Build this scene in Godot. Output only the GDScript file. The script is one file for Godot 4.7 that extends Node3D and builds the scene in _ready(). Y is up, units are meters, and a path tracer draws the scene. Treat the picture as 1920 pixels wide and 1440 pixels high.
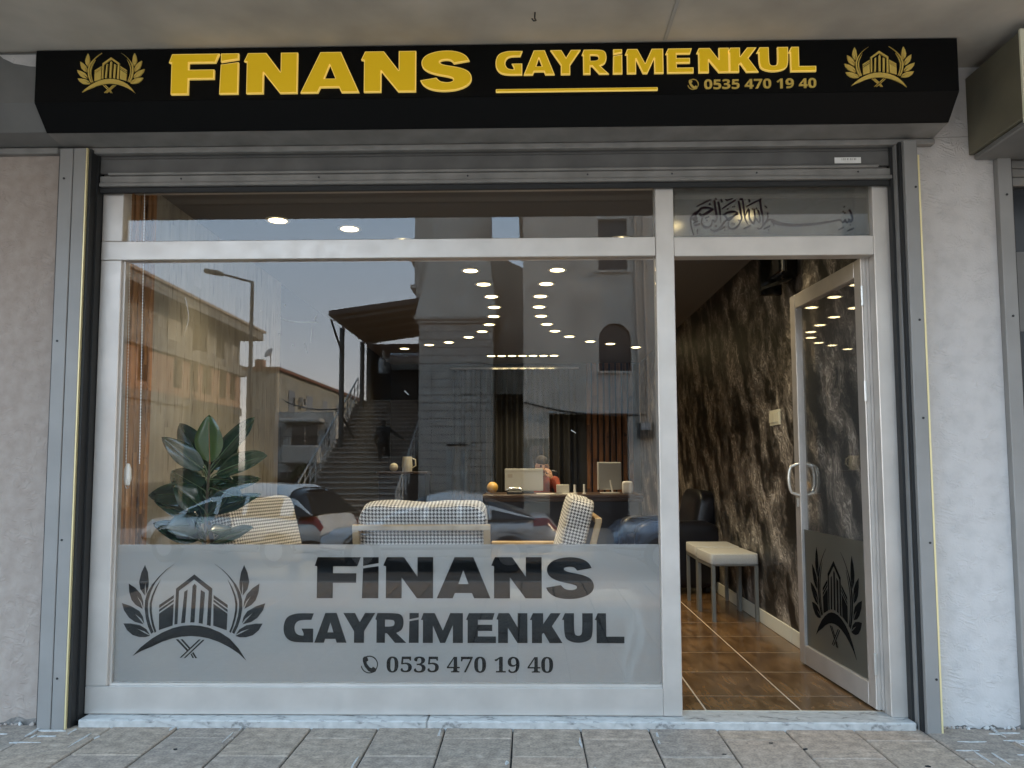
extends Node3D
# A shop front under a concrete overhang, with the street across the road mirrored in its window.
# x runs to the right along the front, y up, z out of the shop towards the street. The window glass is at z = 0.

const FLOOR := 0.05
const CEIL := 2.86
const ROOM_L := -2.2
const ROOM_R := 1.767
const ROOM_B := -8.6
const ROAD := -0.65

class MB:
	var v := PackedVector3Array()
	var n := PackedVector3Array()
	var t := PackedVector2Array()
	var c := PackedColorArray()
	var T := Transform3D()
	var col := Color(1, 1, 1)
	var us := 1.0
	var uo := Vector2.ZERO

	func auto_uv(p: Vector3, nn: Vector3) -> Vector2:
		var a := nn.abs()
		if a.x >= a.y and a.x >= a.z:
			return Vector2(p.z, -p.y) * us + uo
		if a.y >= a.z:
			return Vector2(p.x, p.z) * us + uo
		return Vector2(p.x, -p.y) * us + uo

	func raw(p: Vector3, nn: Vector3, u: Vector2) -> void:
		v.append(T * p)
		n.append((T.basis * nn).normalized())
		t.append(u)
		c.append(col)

	# corners in counter-clockwise order as seen from outside
	func tri(a: Vector3, b: Vector3, d: Vector3) -> void:
		var nn := (b - a).cross(d - a)
		if nn.length_squared() < 1e-16:
			return
		nn = nn.normalized()
		raw(a, nn, auto_uv(a, nn))
		raw(d, nn, auto_uv(d, nn))
		raw(b, nn, auto_uv(b, nn))

	func quad(a: Vector3, b: Vector3, d: Vector3, e: Vector3) -> void:
		tri(a, b, d)
		tri(a, d, e)

	func quad_uv(a: Vector3, b: Vector3, d: Vector3, e: Vector3, r: Rect2) -> void:
		var nn := (b - a).cross(d - a).normalized()
		var u := [Vector2(r.position.x, r.end.y), r.end, Vector2(r.end.x, r.position.y), r.position]
		var p := [a, b, d, e]
		for k in [0, 2, 1, 0, 3, 2]:
			raw(p[k], nn, u[k])

	func quad_o(a: Vector3, b: Vector3, d: Vector3, e: Vector3, from: Vector3) -> void:
		if (b - a).cross(d - a).dot((a + b + d + e) * 0.25 - from) < 0.0:
			quad(a, e, d, b)
		else:
			quad(a, b, d, e)

	func tri_o(a: Vector3, b: Vector3, d: Vector3, from: Vector3) -> void:
		if (b - a).cross(d - a).dot((a + b + d) / 3.0 - from) < 0.0:
			tri(a, d, b)
		else:
			tri(a, b, d)

	func stri(p: Array, nn: Array, u: Array) -> void:
		# smooth triangle; turned round where needed so that it faces along its normals
		var f: Vector3 = (p[1] - p[0]).cross(p[2] - p[0])
		var o := [0, 2, 1]
		if f.dot(nn[0] + nn[1] + nn[2]) < 0.0:
			o = [0, 1, 2]
		for k in o:
			raw(p[k], nn[k], u[k])

	func box(lo: Vector3, hi: Vector3, bev := 0.0) -> void:
		var m := (lo + hi) * 0.5
		var h := (hi - lo) * 0.5
		var b := minf(bev, 0.45 * minf(h.x, minf(h.y, h.z)))
		var pt := func(ax: int, s: Vector3) -> Vector3:
			var q := Vector3.ZERO
			for k in 3:
				q[k] = s[k] * (h[k] if k == ax else h[k] - b)
			return m + q
		for ax in 3:
			var u := (ax + 1) % 3
			var w := (ax + 2) % 3
			for s in [-1.0, 1.0]:
				var q := []
				for o in [[-1.0, -1.0], [1.0, -1.0], [1.0, 1.0], [-1.0, 1.0]]:
					var sg := Vector3.ZERO
					sg[ax] = s
					sg[u] = o[0]
					sg[w] = o[1]
					q.append(pt.call(ax, sg))
				quad_o(q[0], q[1], q[2], q[3], m)
		if b <= 0.0:
			return
		for ax in 3:
			var bx := (ax + 1) % 3
			var k := (ax + 2) % 3
			for s in [-1.0, 1.0]:
				for r in [-1.0, 1.0]:
					var lo_s := Vector3.ZERO
					lo_s[ax] = s
					lo_s[bx] = r
					lo_s[k] = -1.0
					var hi_s := lo_s
					hi_s[k] = 1.0
					quad_o(pt.call(ax, lo_s), pt.call(ax, hi_s), pt.call(bx, hi_s), pt.call(bx, lo_s), m)
		for sx in [-1.0, 1.0]:
			for sy in [-1.0, 1.0]:
				for sz in [-1.0, 1.0]:
					var s := Vector3(sx, sy, sz)
					tri_o(pt.call(0, s), pt.call(1, s), pt.call(2, s), m)

	func bar(a: Vector3, b: Vector3, w: float, h: float, up := Vector3.UP, bev := 0.0) -> void:
		# a square bar from a to b
		var z := (b - a)
		var l := z.length()
		z = z / l
		var x := up.cross(z)
		if x.length() < 1e-4:
			x = Vector3.RIGHT.cross(z)
		x = x.normalized()
		var y := z.cross(x)
		var old := T
		T = old * Transform3D(Basis(x, y, z), (a + b) * 0.5)
		box(Vector3(-w / 2, -h / 2, -l / 2), Vector3(w / 2, h / 2, l / 2), bev)
		T = old

	func prism(outer: PackedVector2Array, z0: float, z1: float, holes := []) -> void:
		var o := outer.duplicate()
		if MB.area(o) < 0.0:
			o.reverse()
		_wall(o, z0, z1)
		var lo := o[0]
		var hi := o[0]
		for p in o:
			lo = lo.min(p)
			hi = hi.max(p)
		var xs := []
		var hs := []
		for hole in holes:
			var q: PackedVector2Array = hole.duplicate()
			if MB.area(q) > 0.0:
				q.reverse()
			_wall(q, z0, z1)
			hs.append(q)
			var a: float = q[0].x
			var b: float = q[0].x
			for p in q:
				a = minf(a, p.x)
				b = maxf(b, p.x)
			xs.append((a + b) * 0.5)
		xs.sort()
		xs.append(hi.x + 1.0)
		var from := lo.x - 1.0
		for x in xs:
			if x - from < 1e-5:
				continue
			var strip := PackedVector2Array([Vector2(from, lo.y - 1), Vector2(x, lo.y - 1), Vector2(x, hi.y + 1), Vector2(from, hi.y + 1)])
			from = x
			var pieces: Array = Array(Geometry2D.intersect_polygons(o, strip)) if holes.size() else [o]
			for q in hs:
				var next := []
				for piece in pieces:
					next.append_array(Geometry2D.clip_polygons(piece, q))
				pieces = next
			for piece in pieces:
				_cap(piece, z0, z1)
			if holes.is_empty():
				break

	static func area(p: PackedVector2Array) -> float:
		var s := 0.0
		for i in p.size():
			s += p[i].cross(p[(i + 1) % p.size()])
		return s * 0.5

	func _wall(o: PackedVector2Array, z0: float, z1: float) -> void:
		for i in o.size():
			var a := o[i]
			var b := o[(i + 1) % o.size()]
			quad(Vector3(a.x, a.y, z0), Vector3(b.x, b.y, z0), Vector3(b.x, b.y, z1), Vector3(a.x, a.y, z1))

	func _cap(p: PackedVector2Array, z0: float, z1: float) -> void:
		var ix := Geometry2D.triangulate_polygon(p)
		for i in range(0, ix.size(), 3):
			var a := p[ix[i]]
			var b := p[ix[i + 1]]
			var d := p[ix[i + 2]]
			if (b - a).cross(d - a) < 0.0:
				var s := b
				b = d
				d = s
			tri(Vector3(a.x, a.y, z1), Vector3(b.x, b.y, z1), Vector3(d.x, d.y, z1))
			tri(Vector3(a.x, a.y, z0), Vector3(d.x, d.y, z0), Vector3(b.x, b.y, z0))

	func lathe(prof: Array, seg := 20) -> void:
		# prof: Vector2(radius, height), from the bottom up, outside
		for i in prof.size() - 1:
			var a: Vector2 = prof[i]
			var b: Vector2 = prof[i + 1]
			var d := b - a
			var nn := Vector2(d.y, -d.x).normalized()
			for k in seg:
				var f := TAU * k / seg
				var g := TAU * (k + 1) / seg
				var cf := Vector3(cos(f), 0, -sin(f))
				var cg := Vector3(cos(g), 0, -sin(g))
				var p := [cf * a.x + Vector3.UP * a.y, cg * a.x + Vector3.UP * a.y, cg * b.x + Vector3.UP * b.y, cf * b.x + Vector3.UP * b.y]
				var m := [cf * nn.x + Vector3.UP * nn.y, cg * nn.x + Vector3.UP * nn.y, cg * nn.x + Vector3.UP * nn.y, cf * nn.x + Vector3.UP * nn.y]
				var u := [Vector2(f, a.y), Vector2(g, a.y), Vector2(g, b.y), Vector2(f, b.y)]
				if a.x > 1e-6:
					stri([p[0], p[1], p[2]], [m[0], m[1], m[2]], [u[0], u[1], u[2]])
				if b.x > 1e-6:
					stri([p[0], p[2], p[3]], [m[0], m[2], m[3]], [u[0], u[2], u[3]])

	func tube(path: Array, rad, seg := 8) -> void:
		var rings := []
		var side := Vector3.ZERO
		for i in path.size():
			var d: Vector3 = (path[mini(i + 1, path.size() - 1)] - path[maxi(i - 1, 0)]).normalized()
			if i == 0:
				side = d.cross(Vector3.UP if absf(d.y) < 0.9 else Vector3.RIGHT).normalized()
			else:
				side = (side - d * side.dot(d)).normalized()
			var up := d.cross(side)
			var r: float = rad[i] if rad is Array else rad
			var ring := []
			for k in seg:
				var q := side * cos(TAU * k / seg) + up * sin(TAU * k / seg)
				ring.append([path[i] + q * r, q])
			rings.append(ring)
		for i in path.size() - 1:
			for k in seg:
				var j := (k + 1) % seg
				var a = rings[i][k]
				var b = rings[i][j]
				var d = rings[i + 1][j]
				var e = rings[i + 1][k]
				var z := Vector2.ZERO
				stri([a[0], b[0], d[0]], [a[1], b[1], d[1]], [z, z, z])
				stri([a[0], d[0], e[0]], [a[1], d[1], e[1]], [z, z, z])
		for i in [0, path.size() - 1]:
			var m: Vector3 = path[i]
			for k in seg:
				tri_o(m, rings[i][k][0], rings[i][(k + 1) % seg][0], path[1] if i == 0 else path[i - 1])

	func surf(f: Callable, u0: float, u1: float, nu: int, v0: float, v1: float, nv: int, off := 0.0, uvs := Vector2.ONE) -> void:
		# a smooth sheet f(u, v), moved outwards by off; normals by differences
		var P := []
		var N := []
		for i in nu + 1:
			for k in nv + 1:
				var u := lerpf(u0, u1, float(i) / nu)
				var w := lerpf(v0, v1, float(k) / nv)
				var e := 0.002
				var du: Vector3 = f.call(minf(u + e, 1.0), w) - f.call(maxf(u - e, 0.0), w)
				var dv: Vector3 = f.call(u, minf(w + e, 1.0)) - f.call(u, maxf(w - e, 0.0))
				var m := du.cross(dv)
				m = m.normalized() if m.length() > 1e-12 else Vector3.UP
				P.append(f.call(u, w) + m * off)
				N.append(m)
		for i in nu:
			for k in nv:
				var a := i * (nv + 1) + k
				var q := [a, a + nv + 1, a + nv + 2, a + 1]
				var u := []
				for o in [[0, 0], [1, 0], [1, 1], [0, 1]]:
					u.append(Vector2(lerpf(u0, u1, float(i + o[0]) / nu), lerpf(v0, v1, float(k + o[1]) / nv)) * uvs + uo)
				for s in [[0, 1, 2], [0, 2, 3]]:
					stri([P[q[s[0]]], P[q[s[1]]], P[q[s[2]]]], [N[q[s[0]]], N[q[s[1]]], N[q[s[2]]]], [u[s[0]], u[s[1]], u[s[2]]])

	func pillow(s: Vector3, e := 0.35, seg := 14, uvs := 1.0, sag := 0.0) -> void:
		# a soft box centred on the origin: a superellipsoid with a slightly uneven skin
		var P := []
		var N := []
		var U := []
		for i in seg + 1:
			var th := -PI / 2 + PI * i / seg
			for k in 2 * seg + 1:
				var ph := TAU * k / (2 * seg)
				var ct := MB.sp(cos(th), e)
				var d := Vector3(ct * MB.sp(cos(ph), e), MB.sp(sin(th), e), ct * MB.sp(sin(ph), e))
				var p := d * s * 0.5
				p *= 1.0 + 0.014 * sin(p.x * 23.0 + 1.0) * cos(p.y * 31.0 + p.z * 19.0)
				if sag != 0.0 and d.y > 0.0:
					p.y -= sag * s.y * d.y * pow(cos(clampf(d.x, -1, 1) * PI * 0.5), 2.0)
				P.append(p)
				var q := Vector3(MB.sp(cos(th), 2 - e) * MB.sp(cos(ph), 2 - e) / s.x, MB.sp(sin(th), 2 - e) / s.y, MB.sp(cos(th), 2 - e) * MB.sp(sin(ph), 2 - e) / s.z)
				N.append(q.normalized() if q.length() > 1e-9 else d.normalized())
		for i in seg:
			for k in 2 * seg:
				var a := i * (2 * seg + 1) + k
				var q := [a, a + 2 * seg + 1, a + 2 * seg + 2, a + 1]
				var mid: Vector3 = N[q[0]] + N[q[2]]
				var ma := mid.abs()
				for o in [[0, 1, 2], [0, 2, 3]]:
					var pp := []
					var nn := []
					var uu := []
					for z in o:
						var p: Vector3 = P[q[z]]
						pp.append(p)
						nn.append(N[q[z]])
						uu.append((Vector2(p.z, p.y) if ma.x > ma.y and ma.x > ma.z else Vector2(p.x, p.z) if ma.y > ma.z else Vector2(p.x, p.y)) * uvs)
					stri(pp, nn, uu)

	static func sp(x: float, e: float) -> float:
		return signf(x) * pow(absf(x), e)

	func mesh() -> ArrayMesh:
		var a := []
		a.resize(Mesh.ARRAY_MAX)
		a[Mesh.ARRAY_VERTEX] = v
		a[Mesh.ARRAY_NORMAL] = n
		a[Mesh.ARRAY_TEX_UV] = t
		a[Mesh.ARRAY_COLOR] = c
		var m := ArrayMesh.new()
		m.add_surface_from_arrays(Mesh.PRIMITIVE_TRIANGLES, a)
		return m


var M := {}
var taken := {}
var rng := RandomNumberGenerator.new()


# ------------------------------------------------------------------ naming
func numbered(base: String) -> String:
	taken[base] = taken.get(base, -1) + 1
	return base if taken[base] == 0 else "%s_%03d" % [base, taken[base]]


func tag(o: Node, label: String, category: String, group := "") -> void:
	o.set_meta("label", label)
	o.set_meta("category", category)
	if group:
		o.set_meta("group", group)


func thing(called: String, label: String, category: String, at := Vector3.ZERO, turn := 0.0, group := "") -> Node3D:
	var o := Node3D.new()
	o.name = numbered(called)
	add_child(o)
	o.position = at
	o.rotation.y = turn
	tag(o, label, category, group)
	return o


func setting(called: String) -> Node3D:
	var o := Node3D.new()
	o.name = numbered(called)
	add_child(o)
	o.set_meta("kind", "structure")
	return o


func part(parent: Node, called: String, m, mat: Material, at := Vector3.ZERO, label := "") -> MeshInstance3D:
	var o := MeshInstance3D.new()
	o.name = called if parent != self else numbered(called)
	o.mesh = m.mesh() if m is MB else m
	o.material_override = mat
	o.position = at
	parent.add_child(o, true)
	if label:
		o.set_meta("label", label)
	return o


func bx(x0: float, x1: float, y0: float, y1: float, z0: float, z1: float, bev := 0.0) -> MB:
	var b := MB.new()
	b.box(Vector3(x0, y0, z0), Vector3(x1, y1, z1), bev)
	return b


func dup(o: Node3D, at: Vector3, turn := INF, label := "") -> Node3D:
	var d: Node3D = o.duplicate()
	var base: String = String(o.name)
	var cut := base.rfind("_")
	if cut > 0 and base.substr(cut + 1).is_valid_int():
		base = base.substr(0, cut)
	d.name = numbered(base)
	add_child(d)
	d.position = at
	if turn != INF:
		d.rotation.y = turn
	if label:
		d.set_meta("label", label)
	return d


# ------------------------------------------------------------------ textures
func tex(w: int, h: int, f: Callable) -> ImageTexture:
	var im := Image.create(w, h, false, Image.FORMAT_RGB8)
	for y in h:
		for x in w:
			im.set_pixel(x, y, f.call(x, y))
	return ImageTexture.create_from_image(im)


func noise(seed_: int, freq: float, oct := 4, type := FastNoiseLite.TYPE_SIMPLEX_SMOOTH) -> FastNoiseLite:
	var q := FastNoiseLite.new()
	q.seed = seed_
	q.frequency = freq
	q.noise_type = type
	q.fractal_type = FastNoiseLite.FRACTAL_FBM
	q.fractal_octaves = oct
	return q


func ntex(seed_: int, freq: float, lo: Color, hi: Color, oct := 5, size := 512, stops := []) -> NoiseTexture2D:
	var q := NoiseTexture2D.new()
	q.width = size
	q.height = size
	q.seamless = true
	q.noise = noise(seed_, freq, oct)
	var g := Gradient.new()
	g.set_color(0, lo)
	g.set_color(1, hi)
	for s in stops:
		g.add_point(s[0], s[1])
	q.color_ramp = g
	return q


func mat(called: String, color: Color, rough := 0.7, metal := 0.0) -> StandardMaterial3D:
	var m := StandardMaterial3D.new()
	m.resource_name = called
	m.albedo_color = color.linear_to_srgb()
	m.roughness = rough
	m.metallic = metal
	M[called] = m
	return m


func tri_uv(m: StandardMaterial3D, scale: float, world := true) -> StandardMaterial3D:
	m.uv1_triplanar = true
	m.uv1_world_triplanar = world
	m.uv1_scale = Vector3.ONE * scale
	return m


func grey(x: float) -> Color:
	return Color(x, x, x)


func relief(m: StandardMaterial3D, t: Texture2D, cm: float) -> void:
	m.heightmap_enabled = true
	m.heightmap_texture = t
	m.heightmap_scale = cm


func lin(r: float, g: float, b: float) -> Color:
	return Color(r, g, b).linear_to_srgb()


func materials() -> void:
	var g1 := ntex(1, 0.012, grey(0.86), grey(1.0), 6)
	var fine := ntex(2, 0.035, grey(0.0), grey(1.0), 5)
	var m: StandardMaterial3D
	# trowelled plaster
	var n1 := noise(5, 0.006, 4)
	var n2 := noise(6, 0.03, 3)
	var n3 := noise(7, 0.012, 2)
	var trowel := tex(512, 512, func(x, y):
		var w := n1.get_noise_2d(x, y) * 60.0
		var r: float = 1.0 - absf(n2.get_noise_2d(x * 0.55 + w, y * 1.0 + w * 0.6)) * 3.2
		var k := clampf(n3.get_noise_2d(x, y) * 2.6 + 0.35, 0.0, 1.0)
		var val := 0.5 + 0.5 * maxf(r, 0.0) * k + 0.12 * n2.get_noise_2d(x * 4.0, y * 4.0)
		return grey(clampf(val, 0, 1)))
	m = tri_uv(mat("white_plaster", Color(0.54, 0.505, 0.48), 0.9), 1.3)
	m.albedo_texture = ntex(8, 0.012, grey(0.92), grey(1.0), 6, 512, [[0.5, grey(0.975)]])
	relief(m, trowel, 0.38)
	m = tri_uv(mat("taupe_plaster", Color(0.37, 0.31, 0.265), 0.95), 1.2)
	m.albedo_texture = ntex(9, 0.02, Color(0.90, 0.885, 0.88), grey(1.0), 6)
	relief(m, trowel, 0.35)
	m = tri_uv(mat("foot_dirt", Color(0.33, 0.295, 0.265), 0.95), 1.6)
	m.albedo_texture = ntex(14, 0.02, grey(0.55), grey(1.0), 6)
	relief(m, trowel, 0.5)
	m = tri_uv(mat("slab_paint", Color(0.52, 0.47, 0.40), 0.9), 0.45)
	m.albedo_texture = ntex(10, 0.006, grey(0.8), grey(1.0), 5)
	m = mat("seam", Color(0.35, 0.33, 0.30), 0.9)
	# metals
	m = mat("aluminium", Color(0.60, 0.55, 0.50), 0.42, 0.5)
	tri_uv(m, 0.9)
	m.albedo_texture = ntex(11, 0.008, grey(0.92), grey(1.0), 4)
	m.roughness_texture = ntex(12, 0.02, grey(0.8), grey(1.0), 4)
	m = mat("guide_metal", Color(0.27, 0.258, 0.243), 0.5, 0.2)
	tri_uv(m, 0.7)
	m.albedo_texture = M.aluminium.albedo_texture
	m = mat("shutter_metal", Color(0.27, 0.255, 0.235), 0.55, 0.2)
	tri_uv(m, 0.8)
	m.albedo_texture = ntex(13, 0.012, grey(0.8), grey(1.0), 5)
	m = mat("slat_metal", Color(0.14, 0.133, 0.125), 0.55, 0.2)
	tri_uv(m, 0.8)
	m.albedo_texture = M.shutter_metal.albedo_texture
	mat("brass_edge", Color(0.78, 0.66, 0.36), 0.35, 0.4)
	mat("rubber", grey(0.012), 0.6)
	mat("screw", grey(0.03), 0.5, 0.5)
	mat("hinge_steel", Color(0.6, 0.6, 0.58), 0.3, 0.8)
	mat("handle_metal", Color(0.78, 0.74, 0.66), 0.25, 0.6)
	m = mat("black_panel", Color(0.003, 0.003, 0.003), 0.5)
	m.metallic_specular = 0.25
	m = mat("white_panel", Color(0.17, 0.165, 0.155), 0.5)
	tri_uv(m, 0.6).albedo_texture = g1
	m = mat("beige_panel", Color(0.15, 0.135, 0.09), 0.5)
	tri_uv(m, 0.6).albedo_texture = g1
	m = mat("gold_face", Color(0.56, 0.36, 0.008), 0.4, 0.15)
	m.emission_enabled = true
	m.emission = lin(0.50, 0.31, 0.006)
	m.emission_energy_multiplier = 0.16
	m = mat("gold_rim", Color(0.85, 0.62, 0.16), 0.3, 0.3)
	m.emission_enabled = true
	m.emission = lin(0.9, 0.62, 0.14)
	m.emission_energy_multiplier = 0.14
	mat("gold_plain", Color(0.85, 0.60, 0.14), 0.3, 0.35)
	# glass
	m = mat("glass", Color(0.93, 0.95, 0.96, 0.0), 0.0, 0.0)
	m.metallic_specular = 0.43
	m.albedo_color = Color(0.96, 0.98, 0.98, 0.0)
	m.transparency = BaseMaterial3D.TRANSPARENCY_ALPHA
	m = mat("door_glass", Color(0.9, 0.9, 0.9, 0.0), 0.0, 0.02)
	m.albedo_color = Color(0.96, 0.98, 0.98, 0.0)
	m.transparency = BaseMaterial3D.TRANSPARENCY_ALPHA
	m = mat("frosted_film", Color(0.36, 0.36, 0.35), 0.25)
	m.albedo_color = Color(0.64, 0.625, 0.60, 0.52)
	m.transparency = BaseMaterial3D.TRANSPARENCY_ALPHA
	m.metallic_specular = 0.3
	m = mat("tape_residue", Color(0.8, 0.8, 0.78), 0.9)
	m.albedo_color.a = 0.4
	m.transparency = BaseMaterial3D.TRANSPARENCY_ALPHA
	m = mat("door_film", Color(0.36, 0.36, 0.35), 0.38)
	m.albedo_color = Color(0.66, 0.645, 0.60, 0.14)
	m.refraction_enabled = true
	m.refraction_scale = 0.01
	m = mat("blurring_film", Color(0.36, 0.36, 0.35), 0.22)
	m.albedo_color = Color(0.62, 0.61, 0.58, 0.30)
	m.refraction_enabled = true
	m.refraction_scale = 0.02
	mat("film_letter", grey(0.006), 0.8).metallic_specular = 0.1
	mat("script_ink", Color(0.016, 0.008, 0.010), 0.8).metallic_specular = 0.1
	# marble sill
	var v1 := noise(21, 0.004, 4)
	var v2 := noise(22, 0.02, 4)
	m = tri_uv(mat("marble", Color(0.52, 0.49, 0.45), 0.4), 1.0)
	m.albedo_texture = tex(512, 512, func(x, y):
		var w := v2.get_noise_2d(x, y) * 40.0
		var vein := 1.0 - absf(v1.get_noise_2d(x * 0.8 + w, y * 2.2 + w)) * 7.0
		var b := 0.93 + 0.10 * v2.get_noise_2d(x * 1.5, y * 1.5)
		b -= 0.42 * pow(clampf(vein, 0, 1), 3.0) * clampf(0.5 + 2.0 * v2.get_noise_2d(x * 0.4 + 90, y * 0.4), 0, 1)
		return Color(b * 0.99, b, b * 1.01))
	# pavers
	var s1 := noise(31, 0.02, 5)
	var s2 := noise(32, 0.006, 3)
	var s3 := noise(33, 0.05, 3)
	for k in 4:
		m = mat("paver_%d" % k, [Color(0.44, 0.352, 0.275), Color(0.41, 0.335, 0.268), Color(0.46, 0.36, 0.28), Color(0.39, 0.322, 0.265)][k], 0.9)
		if k == 0:
			m.albedo_texture = tex(512, 512, func(x, y):
				var b := 0.84 + 0.15 * s1.get_noise_2d(x, y) + 0.14 * s3.get_noise_2d(x * 2.0, y * 2.0)
				var st := clampf((s2.get_noise_2d(x * 1.4, y * 4.0 + 40) + 0.25 * s1.get_noise_2d(x * 2, y * 2) - 0.30) * 5.0, 0, 1) * 0.75
				b = lerpf(b, 1.3, st * 0.3)
				return Color(b, b * 0.985, b * 0.97).clamp())
		else:
			m.albedo_texture = M.paver_0.albedo_texture
		relief(m, fine, 0.12)
		tri_uv(m, 1.3)
		m.uv1_offset = Vector3(k * 0.37, k * 0.21, k * 0.53)
	m = tri_uv(mat("joint_sand", Color(0.085, 0.078, 0.07), 0.98), 2.0)
	m.albedo_texture = fine
	m = tri_uv(mat("lime_spot", Color(0.62, 0.60, 0.57), 0.95), 3.0)
	m.albedo_texture = ntex(34, 0.03, grey(0.7), grey(1.0), 4)
	m = tri_uv(mat("road_paving", Color(0.12, 0.105, 0.09), 0.95), 0.5)
	m.albedo_texture = ntex(35, 0.06, grey(0.75), grey(1.0), 5)
	m = tri_uv(mat("kerb_stone", Color(0.30, 0.29, 0.27), 0.9), 0.6)
	m.albedo_texture = g1
	# floor tiles that imitate wood
	var w1 := noise(41, 0.006, 4)
	var w2 := noise(42, 0.02, 5)
	m = mat("floor_tile", Color.WHITE, 0.2)
	m.albedo_color = Color(1, 1, 1)
	m.albedo_texture = tex(512, 512, func(x, y):
		var wv := w1.get_noise_2d(x * 1.1, y * 0.35) * 26.0
		var a := w2.get_noise_2d((x + wv) * 2.4, (y + wv) * 0.10)
		var b := w1.get_noise_2d((x + wv * 2.0) * 1.5 + 300.0, y * 0.55)
		var fine_ := w2.get_noise_2d((x + wv) * 7.0, y * 0.25 + 500.0)
		var k := clampf(0.45 + 0.6 * a + 0.95 * b + 0.3 * fine_, 0, 1)
		var q := Color(0.085, 0.046, 0.020).lerp(Color(0.20, 0.112, 0.050), k)
		return q.linear_to_srgb())
	m.uv1_scale = Vector3(1.0, 1.0, 1.0)
	mat("grout", Color(0.46, 0.40, 0.32), 0.8)
	mat("skirting", Color(0.68, 0.64, 0.52), 0.4)
	# wooden slats by the window
	m = mat("slat_wood", Color.WHITE, 0.45)
	m.albedo_texture = tex(256, 512, func(x, y):
		var wv := w1.get_noise_2d(x * 1.2, y * 0.4) * 14.0
		var a := w2.get_noise_2d((x + wv) * 2.0, y * 0.05)
		var kn := clampf((w1.get_noise_2d(x * 3.0 + 700, y * 1.3) - 0.50) * 6.0, 0, 1)
		var k := clampf(0.5 + 0.75 * a - 0.6 * kn, 0, 1)
		return Color(0.075, 0.032, 0.012).lerp(Color(0.52, 0.25, 0.095), k).linear_to_srgb())
	m = mat("back_slat", Color(0.55, 0.5, 0.45), 0.5)
	m.albedo_texture = M.slat_wood.albedo_texture
	mat("slat_gap", Color(0.02, 0.012, 0.008), 0.8)
	# pale wall boards
	m = mat("pale_board", Color.WHITE, 0.6)
	m.albedo_texture = tex(512, 512, func(x, y):
		var a := w2.get_noise_2d(x * 0.9, y * 0.06)
		var b := w1.get_noise_2d(x * 0.8 + 50.0, y * 0.7)
		var d := clampf((w2.get_noise_2d(x * 2.6 + 900.0, y * 0.22) - 0.34) * 7.0, 0, 1)
		var k := clampf(0.72 + 0.22 * a + 0.30 * b - 0.55 * d, 0, 1)
		return Color(0.16, 0.145, 0.12).lerp(Color(0.46, 0.43, 0.35), k).linear_to_srgb())
	# dark stone covering of the right-hand wall: streaks that run down towards the street
	var d1 := noise(51, 0.0045, 4)
	var d2 := noise(52, 0.011, 5)
	var d3 := noise(53, 0.004, 3)
	var d4 := noise(54, 0.03, 3)
	var stone_k := func(x: float, y: float) -> float:
		var wx := d1.get_noise_2d(x, y) * 42.0
		var along: float = (x * 0.62 + y * 0.785)
		var across: float = (x * 0.785 - y * 0.62) + wx + d4.get_noise_2d(x, y) * 10.0
		var r1 := 1.0 - absf(d2.get_noise_2d(across * 3.6, along * 0.75)) * 3.2
		var r2 := 1.0 - absf(d2.get_noise_2d(across * 8.5 + 400.0, along * 1.7 + 77.0)) * 3.4
		var zone := clampf(0.52 + 1.25 * d3.get_noise_2d(across * 2.4, along * 0.9) + 0.5 * d1.get_noise_2d(x * 3.0 + 70.0, y * 3.0), 0, 1)
		return clampf(zone * 0.38 + zone * maxf(r1, 0) * 0.34 + (0.30 + 0.70 * zone) * pow(maxf(r2, 0), 2.2) * 0.54 - 0.05, 0, 1)
	var stone := tex(1024, 1024, func(x, y):
		var k: float = stone_k.call(x, y)
		if x > 880:
			k = lerpf(k, stone_k.call(x - 1024.0, y), (x - 880.0) / 144.0)
		var q := Color(0.008, 0.007, 0.006).lerp(Color(0.185, 0.16, 0.135), smoothstep(0.0, 0.6, k))
		return q.lerp(Color(0.58, 0.52, 0.45), smoothstep(0.5, 1.0, k)).linear_to_srgb())
	m = mat("dark_stone", Color.WHITE, 0.42)
	m.albedo_texture = stone
	m.uv1_scale = Vector3(0.33, 0.33, 1)
	relief(m, stone, 0.25)
	# room
	m = mat("ceiling_paint", Color(0.125, 0.12, 0.115), 0.85)
	mat("dark_wall", Color(0.012, 0.011, 0.010), 0.7)
	mat("lamp_trim", Color(0.7, 0.66, 0.55), 0.35, 0.4)
	m = mat("lamp_glow", Color(1, 0.9, 0.7), 0.5)
	m.emission_enabled = true
	m.emission = lin(1.0, 0.80, 0.42)
	m.emission_energy_multiplier = 3.0
	# chairs
	m = mat("houndstooth", Color.WHITE, 0.95)
	m.albedo_texture = tex(64, 64, func(x, y):
		var i := int(x / 16) % 4
		var j := int(y / 16) % 4
		var a := (i + 2) % 4 < 2
		var b := (j + 2) % 4 < 2
		var twill := int((x + y) / 8) % 4 < 2
		var dark := a if twill else b
		return Color(0.055, 0.05, 0.05).linear_to_srgb() if dark else Color(0.78, 0.76, 0.71).linear_to_srgb())
	m.rim_enabled = true
	m.rim = 0.3
	m = mat("beech", Color(0.50, 0.36, 0.20), 0.42)
	tri_uv(m, 1.2, false).albedo_texture = ntex(61, 0.01, Color(0.82, 0.8, 0.76), grey(1.0), 5)
	mat("white_lacquer", Color(0.86, 0.86, 0.84), 0.3)
	m = mat("cream_fabric", Color(0.58, 0.57, 0.53), 0.9)
	tri_uv(m, 8.0, false).albedo_texture = ntex(62, 0.05, grey(0.82), grey(1.0), 3, 256)
	mat("stool_steel", Color(0.20, 0.20, 0.18), 0.45, 0.4)
	mat("black_leather", Color(0.012, 0.012, 0.016), 0.35)
	mat("navy_panel", Color(0.012, 0.014, 0.024), 0.4)
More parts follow.
